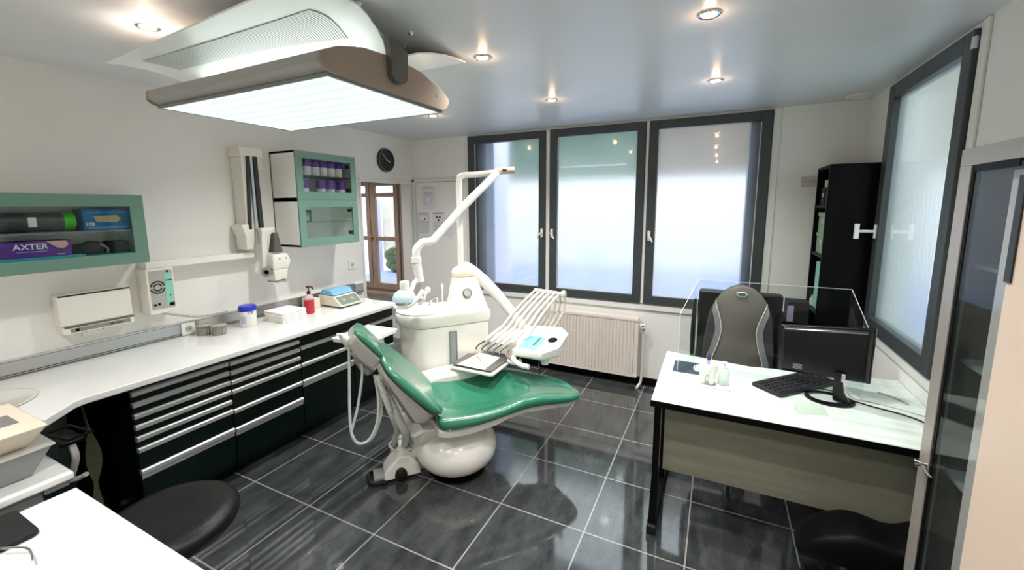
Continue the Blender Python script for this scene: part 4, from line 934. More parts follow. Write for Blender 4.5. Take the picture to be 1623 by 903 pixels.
# corrugated supply hoses behind the backrest
def hose(pts, r, m, name, par, frame=CH, ridges=0):
    P, _ = spline([Vector(p) for p in pts], None, 8)
    if ridges: 
        Q = []; 
        for a, b in zip(P, P[1:]):
            for k in range(4): Q.append(a.lerp(b, k/4))
        Q.append(P[-1]); rs = [r*(1+.09*math.sin(i*PI/1.5)) for i in range(len(Q))]
        return MB(frame).tube(Q, r, 10, False, rs).build(name, m, par, smooth=True)
    return MB(frame).tube(P, r, 8, False).build(name, m, par, smooth=True)
HOSE = mat('hose_grey_white', '#d9dad2', .4)
hose([(.34, 2.32, .80), (.37, 2.30, .68), (.41, 2.33, .54), (.455, 2.45, .38), (.47, 2.66, .18), (.475, 2.76, .03)], .018, HOSE, 'supply_hose', ch, ridges=1)
hose([(.36, 2.36, .78), (.40, 2.33, .64), (.45, 2.34, .50), (.50, 2.42, .36), (.535, 2.62, .18), (.545, 2.74, .05)], .022, HOSE, 'supply_hose', ch, ridges=1)

# foot control
t = thing('foot_control', 'white pedal foot control with black wheels on the floor beside the round foot', 'foot control', (-1.78, 1.98, 0))
FM = Matrix.Translation((-1.772, 1.935, 0)) @ Matrix.Rotation(math.radians(48), 4, 'Z') @ Matrix.Scale(1.12, 4) @ Matrix.Scale(1.2, 4, (0, 0, 1))
m_ = MB(); P = [(-.09, .012), (-.085, .05), (-.05, .085), (0, .118), (.05, .112), (.10, .07), (.115, .012)]
m_.loft([[(x, yy*.9, z) for x, z in P] for yy in (-.07, .07)]); m_.xf(FM); m_.build('housing', UNIT, t, bevel=.01, seg=3)
m_ = MB(); m_.box(-.145, -.05, -.05, .05, .012, .03); m_.xf(FM); m_.build('pedal', GREY, t, bevel=.006)
m_ = MB(); m_.tube([(-.08, -.07, .012), (-.16, -.055, .012), (-.17, 0, .012), (-.16, .055, .012), (-.08, .07, .012)], .009); m_.xf(FM); m_.build('bumper', RUBBER, t, smooth=True)
for sy in (-1, 1):
    m_ = MB(); m_.lathe_axis([(.001, 0), (.032, 0), (.034, .012), (.02, .022), (.001, .024)], (.0, sy*.063, .034), (0, sy, 0)); m_.xf(FM); m_.build('wheel', RUBBER, t, smooth=True)
m_ = MB(); m_.tube([(-.02, .01, .118), (-.05, .03, .15), (.0, .06, .155), (.05, .06, .14), (.09, .02, .12), (.04, .0, .112)], .0045, 6); m_.xf(FM); m_.build('carrying_wire', HOSE, t, smooth=True)
tag(hose([tuple(FM @ Vector((.06, .03, .11))), tuple(FM @ Vector((.12, .08, .12))), tuple(FM @ Vector((.14, .13, .02))), tuple(FM @ Vector((.10, .2, .008)))], .006, HOSE, 'pedal_cable', None, None), 'thin white cable looping behind the foot control', 'cable')

# ------------------------------------------------------------------ treatment unit
t = thing('treatment_unit', 'white dental unit with spittoon bowl, tower and jointed arms beside the chair', 'dental unit', tuple(cw(.95, 3.0, 0)), math.atan2(.8, .6))
un = t
def ell(cx, cy_, rx, ry, z, n=32): return [(cx+rx*math.cos(2*PI*k/n), cy_+ry*math.sin(2*PI*k/n), z) for k in range(n)]
def stad(x0, x1, yc_, ry, z, n=12, rl=None):     # rounded left end, squarer right end
    P = []
    rl = rl or ry
    for k in range(n+1): a = PI/2+PI*k/n; P.append((x0+rl+rl*math.cos(a), yc_+ry*math.sin(a), z))
    r = .04
    for k in range(5): a = -PI/2+PI/2*k/4; P.append((x1-r+r*math.cos(a), yc_-ry+r+r*math.sin(a), z))
    for k in range(5): a = PI/2*k/4; P.append((x1-r+r*math.cos(a), yc_+ry-r+r*math.sin(a), z))
    return P
YC = 3.08
m_ = MB(CH).loft([stad(.655, 1.25, YC, .17, .002), stad(.65, 1.26, YC, .175, .30), stad(.635, 1.275, YC, .18, .60), stad(.628, 1.28, YC, .185, .845)])
m_.build('cabinet', UNIT, t, smooth=True, bevel=.006)
m_ = MB(CH); m_.loft([stad(.625, 1.285, YC, .188, .848), stad(.603, 1.29, YC, .20, .875), stad(.60, 1.288, YC, .205, .925), stad(.61, 1.275, YC, .20, .945)])
m_.build('upper_housing', UNIT, t, smooth=True, bevel=.004)
m_ = MB(CH); m_.loft([ell(.80, YC, .19, .19, .945, 36), ell(.80, YC, .192, .192, .957, 36), ell(.80, YC, .18, .18, .966, 36), ell(.80, YC, .04, .04, .972, 36)]); m_.build('spittoon_lid', WHITE, t, smooth=True)
m_ = MB(CH); m_.loft([ell(.92, 3.0, .11, .07, .945), ell(.92, 3.0, .11, .07, .975), ell(.91, 3.0, .08, .05, .99), ell(.90, 3.0, .03, .02, .995)]); m_.build('spittoon_cover', WHITE, t, smooth=True)
m_ = MB(CH); m_.tube([(.93, 3.10, .95), (.925, 3.10, 1.02), (.90, 3.08, 1.035), (.85, 3.02, 1.02), (.835, 3.0, .995)], .006); m_.build('rinse_tap', CHROME, t, smooth=True)
m_ = MB(CH); m_.tube([(1.0, 3.20, .95), (1.0, 3.2, 1.06), (1.0, 3.2, 1.10)], .005); m_.ball((1.0, 3.2, 1.085), .011, .011, .028); m_.build('cup_filler', WHITE, t, smooth=True)
m_ = MB(CH)
def sq(x0, x1, y0, y1, z): return [(x, y, z) for x, y in rrect(x0, x1, y0, y1, min(.05, (x1-x0)*.3))]
m_.loft([sq(1.00, 1.292, 2.90, 3.19, .86), sq(1.005, 1.286, 2.91, 3.18, .95), sq(1.018, 1.262, 2.93, 3.15, 1.03), sq(1.03, 1.225, 2.95, 3.12, 1.15), sq(1.035, 1.205, 2.96, 3.10, 1.195)])
m_.build('tower', UNIT, t, smooth=True)
m_ = MB(CH).loft([sq(1.032, 1.208, 2.957, 3.103, 1.197), sq(1.033, 1.208, 2.957, 3.103, 1.225), sq(1.045, 1.20, 2.965, 3.095, 1.25), sq(1.065, 1.18, 2.98, 3.08, 1.265)]); m_.build('tower_cap', mat('cap_cream', '#e6d9c6', .3), t, smooth=True)
d_ = MB(CH).lathe_axis([(.001, 0), (.036, 0), (.036, .008), (.030, .012), (.028, .008), (.001, .008)], (1.11, 2.935, 1.075), (0, -1, .18)).build('pressure_gauge', mat('gauge_grey', '#7f8278', .4), t, smooth=True)
MB(CH).lathe_axis([(.001, .0085), (.027, .0085), (.001, .0095)], (1.11, 2.935, 1.075), (0, -1, .18)).build('gauge_face', mat('gauge_face', '#c9cbbd', .4), d_)
m_ = MB(CH); m_.hexa([(1.108, 2.9235, 1.06), (1.112, 2.9235, 1.06), (1.112, 2.9225, 1.06), (1.108, 2.9225, 1.06)], [(1.118, 2.9285, 1.092), (1.121, 2.9285, 1.092), (1.121, 2.9275, 1.092), (1.118, 2.9275, 1.092)]); m_.build('needle', BLACK, d_)
MB(CH).box(.955, 1.0, 2.886, 2.905, .40, .80).build('recess_slot', mat('slot_blue_grey', '#8f9a9c', .4), t, bevel=.004)
m_ = MB(CH); m_.box(.948, .954, 2.884, 2.906, .38, .805); m_.box(1.001, 1.006, 2.884, 2.906, .38, .805); m_.box(.948, 1.006, 2.884, 2.906, .80, .806); m_.build('slot_trim', GREY, t)
# lamp pole and jointed lamp arm
m_ = MB(CH); m_.tube([(1.10, 3.03, 1.25), (1.10, 3.03, 1.60), (1.10, 3.03, 1.90), (1.112, 3.03, 1.94), (1.145, 3.03, 1.957), (1.25, 3.02, 1.965), (1.40, 2.98, 1.985)], .023, 14); m_.build('pole', WHITE, t, smooth=True)
m_ = MB(CH); m_.tube([(1.375, 2.99, 1.985), (1.44, 2.97, 1.995), (1.52, 2.94, 2.0)], .027, 14, False); m_.build('arm_joint', mat('joint_cream', '#cdb9a4', .35), t, smooth=True)
m_ = MB(CH); m_.box(1.42, 1.45, 2.93, 2.945, 1.993, 2.003); m_.build('joint_slot', BLACK, t)
m_ = MB(CH); m_.tube([(1.38, 2.955, 1.975), (1.10, 2.93, 1.73), (.84, 2.90, 1.475)], .029, 14, False, None); m_.build('sprung_arm', WHITE, t, smooth=True)
m_ = MB(CH); m_.tube([(.87, 2.90, 1.495), (.82, 2.90, 1.478), (.775, 2.90, 1.475), (.73, 2.90, 1.43), (.725, 2.90, 1.37), (.725, 2.90, 1.345)], .028, 14); m_.build('arm_elbow', WHITE, t, smooth=True)
m_ = MB(CH); m_.cyl((.725, 2.90, 1.375), (.725, 2.90, 1.335), .034); m_.cyl((.725, 2.90, 1.333), (.745, 2.90, 1.20), .032, .03); m_.build('arm_sleeve', WHITE, t, smooth=True)
# light head with curved handle
tl = un
m_ = MB(CH); m_.tube([(.735, 2.90, 1.22), (.70, 2.88, 1.20), (.68, 2.87, 1.16), (.66, 2.86, 1.14)], .016, 10); m_.build('yoke', WHITE, tl, smooth=True)
m_ = MB(CH); m_.lathe_axis([(.001, .0), (.032, .0), (.034, .05), (.030, .065), (.001, .07)], (.625, 2.85, 1.155), (0, 0, 1)); m_.build('head_cap', WHITE, tl, smooth=True)
m_ = MB(CH); m_.lathe([(.001, .075), (.035, .075), (.065, .055), (.078, .03), (.080, .0), (.074, -.002), (.001, .0)], (.62, 2.85, 1.085), 30); m_.build('reflector', mat('pale_blue_plastic', '#bcd6dc', .2), tl, smooth=True)
m_ = MB(CH); m_.tube([(.54, 2.82, 1.055), (.60, 2.80, 1.05), (.66, 2.79, 1.07), (.71, 2.80, 1.12), (.74, 2.82, 1.15)], .014, 10); m_.build('handle_bar', WHITE, tl, smooth=True)
m_ = MB(CH); random.seed(8)
for k in range(4): m_.ball((.72+.02*k, 2.80+.01*k, 1.10+.015*(k % 2)+.012*k), .022, .016, .02, 10, 7)
m_.tube([(.70, 2.80, 1.06), (.735, 2.79, 1.08), (.76, 2.80, 1.13), (.79, 2.81, 1.14)], .008, 8)
m_.build('handle_joint', mat('joint_white', '#ddd8d0', .35), tl, smooth=True)
# arm from the tower to the instrument head (world coordinates from here)
m_ = MB(); a0 = cw(1.16, 3.03, 1.21)
m_.tube([a0, (-1.80, 2.83, 1.235), (-1.745, 2.90, 1.17), (-1.70, 2.96, 1.10)], .05, 14, True, [.045, .05, .05, .045]); m_.build('arm_shoulder', UNIT, t, smooth=True)
m_ = MB(); m_.tube([(-1.72, 2.93, 1.14), (-1.60, 2.985, 1.0), (-1.46, 3.02, .83), (-1.34, 3.0, .72)], .045, 14, True, [.05, .045, .04, .036]); m_.build('balance_arm', UNIT, t, smooth=True)
# instrument head
t = un
m_ = MB()
Pn = [(-1.27, 2.57), (-1.04, 2.57), (-.965, 2.70), (-.985, 2.95), (-1.08, 3.06), (-1.27, 3.03)]
m_.loft([[(x+.02*(x < -1.1), y+.02, .66) for x, y in Pn], [(x, y, .68) for x, y in Pn], [(x+.004, y, .715+.09*(y-2.57)) for x, y in Pn], [(x+.012, y+.01, .725+.10*(y-2.57)) for x, y in Pn]])
m_.build('housing', WHITE, t, bevel=.012, seg=3)
def ptop(x, y, d=0): return (x, y, .7265+.10*(y-2.57)+d)
m_ = MB(); Q = [(-1.235, 2.60), (-1.10, 2.60), (-1.10, 2.82), (-1.235, 2.82)]
m_.hexa([ptop(x, y, -.002) for x, y in Q], [ptop(x, y, .001) for x, y in Q]); kp = m_.build('keypad', mat('keypad_blue', '#7cc6ce', .4), t)
m_ = MB()
for (a, b, c, d) in ((-1.15, -1.132, 2.66, 2.80),): m_.hexa([ptop(a, c), ptop(b, c), ptop(b, d), ptop(a, d)], [ptop(a, c, .002), ptop(b, c, .002), ptop(b, d, .002), ptop(a, d, .002)])
m_.tube([ptop(-1.20+.014*math.cos(k*PI/4), 2.655+.014*math.sin(k*PI/4), .0015) for k in range(9)], .0015, 4, False)
m_.build('printed_marks', mat('teal_print', '#2c6a74', .5), kp)
m_ = MB(); c3 = ptop(-1.045, 2.80, .0)
m_.loft([[(c3[0]+.034*math.cos(2*PI*k/20), c3[1]+.045*math.sin(2*PI*k/20), c3[2]+zz+.1*.045*math.sin(2*PI*k/20)) for k in range(20)] for zz in (-.004, .0015)]); m_.build('cup_hole', BLACK, t)
MB().cyl((-1.05, 2.66, .655), (-1.05, 2.66, .615), .028, seg=16).build('water_cap', mat('clear_cap', '#e6eef0', .1, alpha=.7), t, smooth=True)
m_ = MB(); m_.tube([(-1.27, 2.66, .665), (-1.25, 2.56, .655), (-1.17, 2.50, .645), (-1.10, 2.49, .643)], .018, 12); m_.build('grip', WHITE, t, smooth=True)
m_ = MB(); m_.hexa([(-1.34, 2.62, .63), (-1.27, 2.58, .63), (-1.27, 2.70, .63), (-1.34, 2.72, .63)], [(-1.33, 2.64, .74), (-1.275, 2.60, .76), (-1.275, 2.70, .76), (-1.33, 2.72, .76)]); m_.build('side_cheek', mat('taupe_cheek', '#b7aaa0', .4), t, bevel=.006)
m_ = MB(); m_.hexa([(-1.52, 2.70, .64), (-1.20, 2.70, .66), (-1.20, 3.04, .68), (-1.44, 3.04, .66)], [(-1.52, 2.72, .69), (-1.20, 2.72, .72), (-1.20, 3.04, .78), (-1.44, 3.04, .74)]); m_.build('instrument_bed', WHITE, t, bevel=.012)
N6 = 6
for i in range(N6):
    f = i/(N6-1)
    K = Vector((-1.285+.205*f, 3.05, 1.055-.012*f)); Tp = Vector((-1.565+.245*f, 2.585, .680-.012*f)); B = Vector((-1.36+.20*f, 3.05, .70+.02*f))
    mid = Vector((-1.455+.235*f, 2.78, .80-.015*f)); hold = Vector((-1.50+.235*f, 2.70, .755-.012*f))
    wh = MB().tube([B, B.lerp(K, .5)+Vector((.05, .04, 0)), K+Vector((.03, .03, -.04)), K, K.lerp(mid, .5)+Vector((-.005, -.005, .012)), mid], .0098, 8).build('whip_hose', mat('whip_beige', '#dcd5cd', .4), t, smooth=True)
    m_ = MB(); m_.tube([K+Vector((-.012, -.018, -.01)), K.lerp(mid, .5)+Vector((-.005, -.01, -.006)), mid+Vector((0, 0, -.012))], .0045, 6); m_.build('steel_rod', STEEL, wh, smooth=True)
    MB().ball(tuple(K), .02, .02, .018, 12, 8).build('knuckle', mat('whip_beige', '#cfc6bc'), wh, smooth=True)
    d = (Tp-mid).normalized()
    hpz = MB().tube([mid+Vector((0, 0, .003)), hold, hold+(Tp-hold)*.45], .012, 10, True, [.012, .0155, .011]).build('handpiece', WHITE if i % 2 else mat('whip_beige', '#cfc6bc'), t, smooth=True)
    MB().tube([hold+(Tp-hold)*.42, Tp+Vector((0, .012, .012)), Tp+Vector((.0, -.012, -.008))], .0055, 8).build('metal_tip', mat('gunmetal', '#6e6c68', .25, metal=.9), hpz, smooth=True)
m_ = MB(); m_.lathe_axis([(.001, 0), (.026, 0), (.026, .03), (.001, .03)], (-1.065, 3.05, 1.045), (1, 0, 0)); m_.build('knuckle_cap', mat('whip_beige', '#cfc6bc'), t, smooth=True)
# tray under the instruments
m_ = MB(); m_.tube([(-1.32, 2.62, .61), (-1.26, 2.60, .605), (-1.23, 2.64, .62)], .016); m_.build('tray_arm', WHITE, t, smooth=True)
m_ = MB(); P = rrect(-1.675, -1.315, 2.365, 2.735, .025); m_.prism(P, .578, .597); m_.build('tray_holder', WHITE, t, bevel=.006)
t2 = thing('steel_tray', 'steel instrument tray with white paper lining below the handpieces', 'tray', (-1.495, 2.55, .5975))
m_ = MB(); o_ = [(-1.655, -1.335, 2.385, 2.715)]; 
x0, x1, y0, y1 = -1.66, -1.33, 2.38, 2.72
A = [(x0, y0), (x1, y0), (x1, y1), (x0, y1)]; B_ = [(x0+.028, y0+.028), (x1-.028, y0+.028), (x1-.028, y1-.028), (x0+.028, y1-.028)]
m_.loft([[(x, y, .5985) for x, y in B_], [(x, y, .612) for x, y in A], [(x, y, .6135) for x, y in A], [(x, y, .6005) for x, y in B_]]); m_.build('tray', mat('tray_steel', '#8d8a84', .3, metal=.7), t2, bevel=.002)
tag(MB().prism([(-1.625, 2.41), (-1.40, 2.405), (-1.41, 2.66), (-1.60, 2.69)], .6025, .6045).build('paper_lining', mat('lining_paper', '#f3efe6', .8)), 'white paper lining lying in the steel tray', 'paper')
t2 = tag(MB().tube([(-1.57, 2.60, .608), (-1.53, 2.56, .608), (-1.49, 2.52, .608)], .0045, 6).build('brush', mat('amber_plastic', '#c99a4e', .3), smooth=True), 'amber-handled instrument lying on the steel tray', 'instrument')

# ------------------------------------------------------------------ assistant side behind the headrest
t = ch
# world-aligned tray at z .9
def tr(c, hx, hy, z0, z1, r=.02): return rrect(c[0]-hx, c[0]+hx, c[1]-hy, c[1]+hy, r), z0, z1
TC = CH @ Vector((.354, 2.835, 0)); TM = Matrix.Translation((TC.x, TC.y, 0)) @ Matrix.Rotation(math.radians(3), 4, 'Z')
P = rrect(-.13, .13, -.165, .165, .02)
MB(TM).prism(P, .872, .888).build('tray_plate', WHITE, t, bevel=.004)
m_ = MB(TM); 
for a in ((-.13, -.118, -.165, .165), (.118, .13, -.165, .165), (-.118, .118, -.165, -.153), (-.118, .118, .153, .165)): m_.box(a[0], a[1], a[2], a[3], .886, .898)
m_.build('tray_rim', WHITE, t, bevel=.003)
MB(TM).box(-.10, .10, -.05, .145, .8885, .891).build('tray_mat', mat('lilac_mat', '#c3c8dc', .35), t)
MB(TM).box(-.05, .07, -.06, .10, .80, .871).build('tray_support', WHITE, t, bevel=.012)
m_ = MB(CH); m_.tube([(.42, 2.72, .80), (.36, 2.60, .82), (.29, 2.5, .86)], .02, 10); m_.build('support_arm', WHITE, t, smooth=True)
m_ = MB(CH); m_.tube([(.165, 2.36, 1.045), (.20, 2.38, 1.0), (.235, 2.40, .955), (.28, 2.42, .92)], .024, 12, True, [.012, .028, .032, .024]); m_.tube([(.15, 2.33, 1.06), (.175, 2.36, 1.04)], .008, 8, False)
m_.tube([(.215, 2.36, .99), (.30, 2.38, .90), (.335, 2.40, .86)], .022, 10)
m_.build('suction_holder', WHITE, t, smooth=True)
m_ = MB(CH); m_.tube([(.22, 2.33, .955), (.27, 2.33, .90), (.33, 2.33, .84)], .024, 10); m_.build('holder_cover', SHELL, t, smooth=True)
for pts, nm in (([(.205, 2.36, .96), (.195, 2.34, .80), (.185, 2.33, .60), (.19, 2.33, .48), (.225, 2.33, .42), (.28, 2.33, .43), (.325, 2.33, .52), (.338, 2.33, .66), (.325, 2.33, .80)], 'a'),
                ([(.265, 2.40, .93), (.27, 2.40, .80), (.235, 2.38, .62), (.205, 2.36, .53), (.19, 2.35, .47), (.225, 2.35, .405), (.30, 2.35, .425), (.352, 2.35, .55), (.352, 2.35, .68), (.335, 2.35, .78)], 'b')):
    hose(pts, .0075, mat('hose_pale', '#cfd6cf', .35), 'suction_hose', t)
# ------------------------------------------------------------------ radiator
t = thing('radiator', 'white ribbed panel radiator under the middle window sash', 'radiator', (-1.07, 3.95, .1))
x0, x1, z0, z1 = -1.60, -.62, .10, .67; yf = 3.94
def z_r(z): return z
m_ = MB(); m_.box(x0, x1, yf, yf+.012, z0, z1)
nr = 28; p = (x1-x0-.05)/nr
secs = []
m2 = MB()
for k in range(nr):
    xa = x0+.03+k*p
    m2.loft([[(xa, yf, z), (xa+p*.10, yf-.014, z), (xa+p*.48, yf-.014, z), (xa+p*.58, yf, z)] for z in (z0+.03, z1-.03)])
m_.build('panel', RAD, t, bevel=.003); m2.build('ribs', RAD, t)
MB().box(x0, x1, yf+.058, yf+.070, z0, z1).build('rear_panel', RAD, t)
m_ = MB(); m_.box(x0, x1, yf-.004, yf+.07, z1, z1+.008); m_.box(x0, x1, yf-.009, yf, z0, z0+.02); m_.box(x0, x1, yf-.009, yf, z1-.02, z1)
m_.box(x0-.004, x0, yf-.004, yf+.07, z0, z1+.008); m_.box(x1, x1+.004, yf-.004, yf+.07, z0, z1+.008); m_.build('casing', RAD, t)
m_ = MB(); m_.cyl((x1+.01, yf+.03, z1-.06), (x1+.05, yf+.03, z1-.06), .014); m_.lathe_axis([(.001, 0), (.02, 0), (.024, .02), (.02, .045), (.001, .046)], (x1+.045, yf+.03, z1-.06), (0, -1, 0)); m_.build('valve', WHITE, t, smooth=True)
MB().lathe_axis([(.001, 0), (.009, 0), (.001, .001)], (x1+.045, yf-.0165, z1-.06), (0, -1, 0)).build('valve_hole', BLACK, t)
m_ = MB(); m_.tube([(x1+.045, yf+.035, z1-.07), (x1+.045, yf+.035, .35), (x1+.04, yf+.035, .08), (x1+.02, yf-.0, .02), (x1+.01, yf-.03, .008)], .012); m_.build('pipe', RAD, t, smooth=True)
m_ = MB(); m_.tube([(x0-.03, yf+.03, .16), (x0-.03, yf+.02, .02), (x0-.0, yf-.06, .012)], .009); m_.box(x0-.045, x0-.015, yf+.01, yf+.05, .12, .19); m_.build('return_pipe', mat('dark_pipe', '#3a302c', .5), t)

# ------------------------------------------------------------------ bookcase in the corner
t = thing('bookcase', 'tall narrow black bookcase in the corner by the right window', 'bookcase', (.80, 3.78, 0))
bx0, bx1, by0, by1, bz = .67, .955, 3.60, 4.0, 2.0
MB().box(bx0, bx1, by0, by0+.02, 0, bz).build('side_panel', BLACK, t)
MB().box(bx0, bx1, by1-.02, by1, 0, bz).build('side_panel', BLACK, t)
MB().box(bx1-.012, bx1, by0+.02, by1-.02, 0, bz).build('back_panel', BLACK, t)
for z in (.02, .45, .93, 1.345, 1.70, 1.98): MB().box(bx0+.004, bx1-.012, by0+.02, by1-.02, z, z+.02).build('shelf', BLACK, t)
def filebox(y0, y1, z0, z1, m, label, nm, cat, grp=None, lab=True, lid=True):
    t = thing(nm, label, cat, (.77, (y0+y1)/2, z0), group=grp)
    MB().box(.69, .93, y0, y1, z0, z1-.025*lid).build('body', m, t, bevel=.003)
    if lid: MB().box(.685, .933, y0-.003, y1+.003, z1-.025, z1).build('lid', m, t, bevel=.003)
    if lab: MB().box(.6885, .69, (y0+y1)/2-.016, (y0+y1)/2+.016, (z0+z1)/2-.005, (z0+z1)/2+.025).build('label', PAPER, t)
    return t
GB = mat('pale_green_card', '#8fae8c', .5)
filebox(3.65, 3.77, 1.7205, 1.85, RUBBER, 'black labelled file box, nearer the window, on the top bookcase shelf', 'file_box', 'box', 'black file boxes', lid=False)
filebox(3.80, 3.92, 1.7205, 1.85, RUBBER, 'black labelled file box, nearer the wall, on the top bookcase shelf', 'file_box', 'box', 'black file boxes', lid=False)
filebox(3.80, 3.83, 1.8505, 1.90, CREAM, 'small cream item on top of the black file boxes', 'small_box', 'box', None, False, False)
filebox(3.66, 3.93, 1.3655, 1.515, GB, 'pale green lidded box, lower of two in the bookcase', 'storage_box', 'box', 'pale green storage boxes')
filebox(3.68, 3.92, 1.5155, 1.665, GB, 'pale green lidded box, upper of two in the bookcase', 'storage_box', 'box', 'pale green storage boxes')
filebox(3.66, 3.86, .9505, 1.30, MINT, 'mint green binder standing in the bookcase below the green boxes', 'binder', 'binder', None, False, False)
t = thing('glass_bottles', 'x', 'bottle', (0, 0, 0)); bpy.data.objects.remove(t)
t = thing('small_bottle', 'small clear bottle in front of the mint binder', 'bottle', (.66, 3.77, .95), group=None)
MB().lathe([(.015, 0), (.016, .05), (.006, .065), (.008, .08), (.001, .08)], (.692, 3.90, .9505)).build('body', mat('bottle_clear', '#dfe4e2', .1, alpha=.7), t, smooth=True)
# low cabinet and carton left of it
t = thing('low_cabinet', 'low black cabinet behind the monitor, left of the bookcase', 'cabinet', (.55, 3.78, 0))
MB().box(.47, .64, 3.62, 3.98, 0, .86).build('body', BLACK, t, bevel=.003)
t = thing('printed_carton', 'black carton with a lilac picture side on the low black cabinet', 'carton', (.55, 3.7, .86))
MB().box(.50, .635, 3.63, 3.80, .861, 1.01).build('carton', RUBBER, t, bevel=.002)
MB().box(.499, .5395, 3.6285, 3.63, .865, .985).build('picture_panel', mat('lilac_print', '#a9a3c2', .5, vary=.3, bscale=20), t)

# ------------------------------------------------------------------ desk
t = thing('desk', 'pale wood-topped desk with black edge and legs and an olive panel', 'desk', (.3, 2.5, 0))
Pd = [(-.255, 2.115), (.90, 2.115), (.955, 2.40), (.955, 2.95), (.22, 2.83), (-.262, 2.91)]
MB().prism(Pd, .728, .750).build('top', DESKTOP, t, bevel=.002)
Pe = [(-.258, 2.112), (.905, 2.112), (.905, 2.122), (-.25, 2.122)]
m_ = MB(); m_.prism(Pe, .715, .7475); m_.prism([(-.25, 2.12), (.94, 2.12), (.94, 2.93), (.22, 2.80), (-.255, 2.89)], .712, .7275); m_.build('black_edge', BLACK, t, bevel=.002)
MB().box(-.20, .93, 2.28, 2.30, .285, .711).build('modesty_panel', APRON, t)
def dleg(x):
    m = MB()
    m.loft([[(x-.018, 2.30, .05), (x+.018, 2.30, .05), (x+.018, 2.34, .05), (x-.018, 2.34, .05)], [(x-.018, 2.26, .30), (x+.018, 2.26, .30), (x+.018, 2.32, .30), (x-.018, 2.32, .30)], [(x-.020, 2.21, .71), (x+.020, 2.21, .71), (x+.020, 2.29, .71), (x-.020, 2.29, .71)]])
    return m
for x in (-.228, .88):
    m_ = MB()
    m_.loft([[(x-.02, 2.13, .05), (x+.02, 2.13, .05), (x+.02, 2.165, .05), (x-.02, 2.165, .05)], [(x-.016, 2.175, .30), (x+.016, 2.175, .30), (x+.016, 2.21, .30), (x-.016, 2.21, .30)], [(x-.016, 2.175, .712), (x+.016, 2.175, .712), (x+.016, 2.215, .712), (x-.016, 2.215, .712)]])
    l_ = m_.build('leg', BLACK, t, bevel=.003)
    MB().box(x-.024, x+.024, 2.13, 2.80, .02, .055).build('foot_bar', BLACK, l_, bevel=.006)
    MB().box(x-.024, x+.024, 2.11, 2.16, .0, .05).build('foot_cap', RUBBER, l_, bevel=.006)
    MB().box(x-.015, x+.015, 2.55, 2.60, .05, .712).build('rear_post', BLACK, l_, bevel=.003)

# acrylic screen
t = thing('acrylic_screen', 'clear acrylic sneeze screen with angled wings standing on the desk', 'screen', (.27, 2.72, .75))
m_ = MB(); m_.box(-.085, .655, 2.740, 2.744, .785, 1.28)
m_.build('front_sheet', ACRYL, t)
def wing_(a, b, za0, za1, zb1, nm):
    a, b = Vector(a), Vector(b); n = Vector((-(b-a).y, (b-a).x)).normalized()*.002
    return MB().hexa([(a.x-n.x, a.y-n.y, za0), (b.x-n.x, b.y-n.y, za0), (b.x-n.x, b.y-n.y, zb1), (a.x-n.x, a.y-n.y, za1)], [(a.x+n.x, a.y+n.y, za0), (b.x+n.x, b.y+n.y, za0), (b.x+n.x, b.y+n.y, zb1), (a.x+n.x, a.y+n.y, za1)]).build(nm, ACRYL, t)
wing_((-.088, 2.742), (-.168, 2.56), .7505, 1.28, 1.10, 'side_wing'); wing_((.658, 2.742), (.70, 2.56), .7505, 1.28, 1.11, 'side_wing')
ED = mat('acrylic_edge', '#dfe8e6', .2)
m_ = MB()
for p, q in (((-.168, 2.56, .7505), (-.168, 2.56, 1.10)), ((-.168, 2.56, 1.10), (-.086, 2.742, 1.28)), ((.70, 2.56, .7505), (.70, 2.56, 1.11)), ((.70, 2.56, 1.11), (.657, 2.742, 1.28)), ((-.086, 2.742, .7505), (-.086, 2.742, 1.28)), ((-.086, 2.742, 1.28), (.657, 2.742, 1.28))): m_.tube([p, q], .0016, 4, False)
m_.build('polished_edge', ED, t)

# things on the desk
t = thing('mouse_pad', 'dark slate mouse pad at the left end of the desk', 'mouse pad', (-.12, 2.65, .75))
MB().prism(rrect(-.195, .0, 2.555, 2.745, .015), .7503, .7535).build('pad', mat('slate_pad', '#2f3a48', .7), t)
t = thing('mouse', 'white computer mouse on the dark mouse pad', 'mouse', (-.06, 2.62, .754))
m_ = MB(); m_.ball((-.055, 2.625, .762), .03, .042, .022); m_.build('shell', WHITE, t, smooth=True)
m_ = MB(); m_.box(-.075, -.071, 2.60, 2.612, .772, .786); m_.box(-.055, -.051, 2.592, 2.605, .772, .785); m_.build('button', DARK, t)
# tooth shaped pen holder
x, y = -.005, 2.44
tag(MB().prism(rrect(-.06, .11, 2.385, 2.50, .01), .7503, .756).build('glass_tray', mat('tray_white_glass', '#eef4f0', .08, alpha=.8)), 'small clear tray under the tooth pen holder and gel bottle', 'tray')
t = thing('tooth_pen_holder', 'white tooth-shaped pen holder on the desk', 'pen holder', (x, y, .756))
m_ = MB()
def blob(cx, cy_, r, z, n=20, ax=0): return [(cx+r*(1+.05*math.cos(4*(2*PI*k/n)))*math.cos(2*PI*k/n), cy_+r*(1+.05*math.cos(4*(2*PI*k/n)))*math.sin(2*PI*k/n), z) for k in range(n)]
m_.loft([blob(x, y, .034, .815), blob(x, y, .044, .828), blob(x, y, .047, .848), blob(x, y, .042, .868), blob(x, y, .032, .872), blob(x, y, .022, .866), blob(x, y, .018, .845)])
for sx, sy in ((-1, -1), (1, -1), (1, 1), (-1, 1)): m_.tube([(x+sx*.019, y+sy*.019, .84), (x+sx*.021, y+sy*.021, .80), (x+sx*.020, y+sy*.020, .762)], .016, 10, True, [.024, .019, .010])
m_.build('body', WHITE, t, smooth=True)
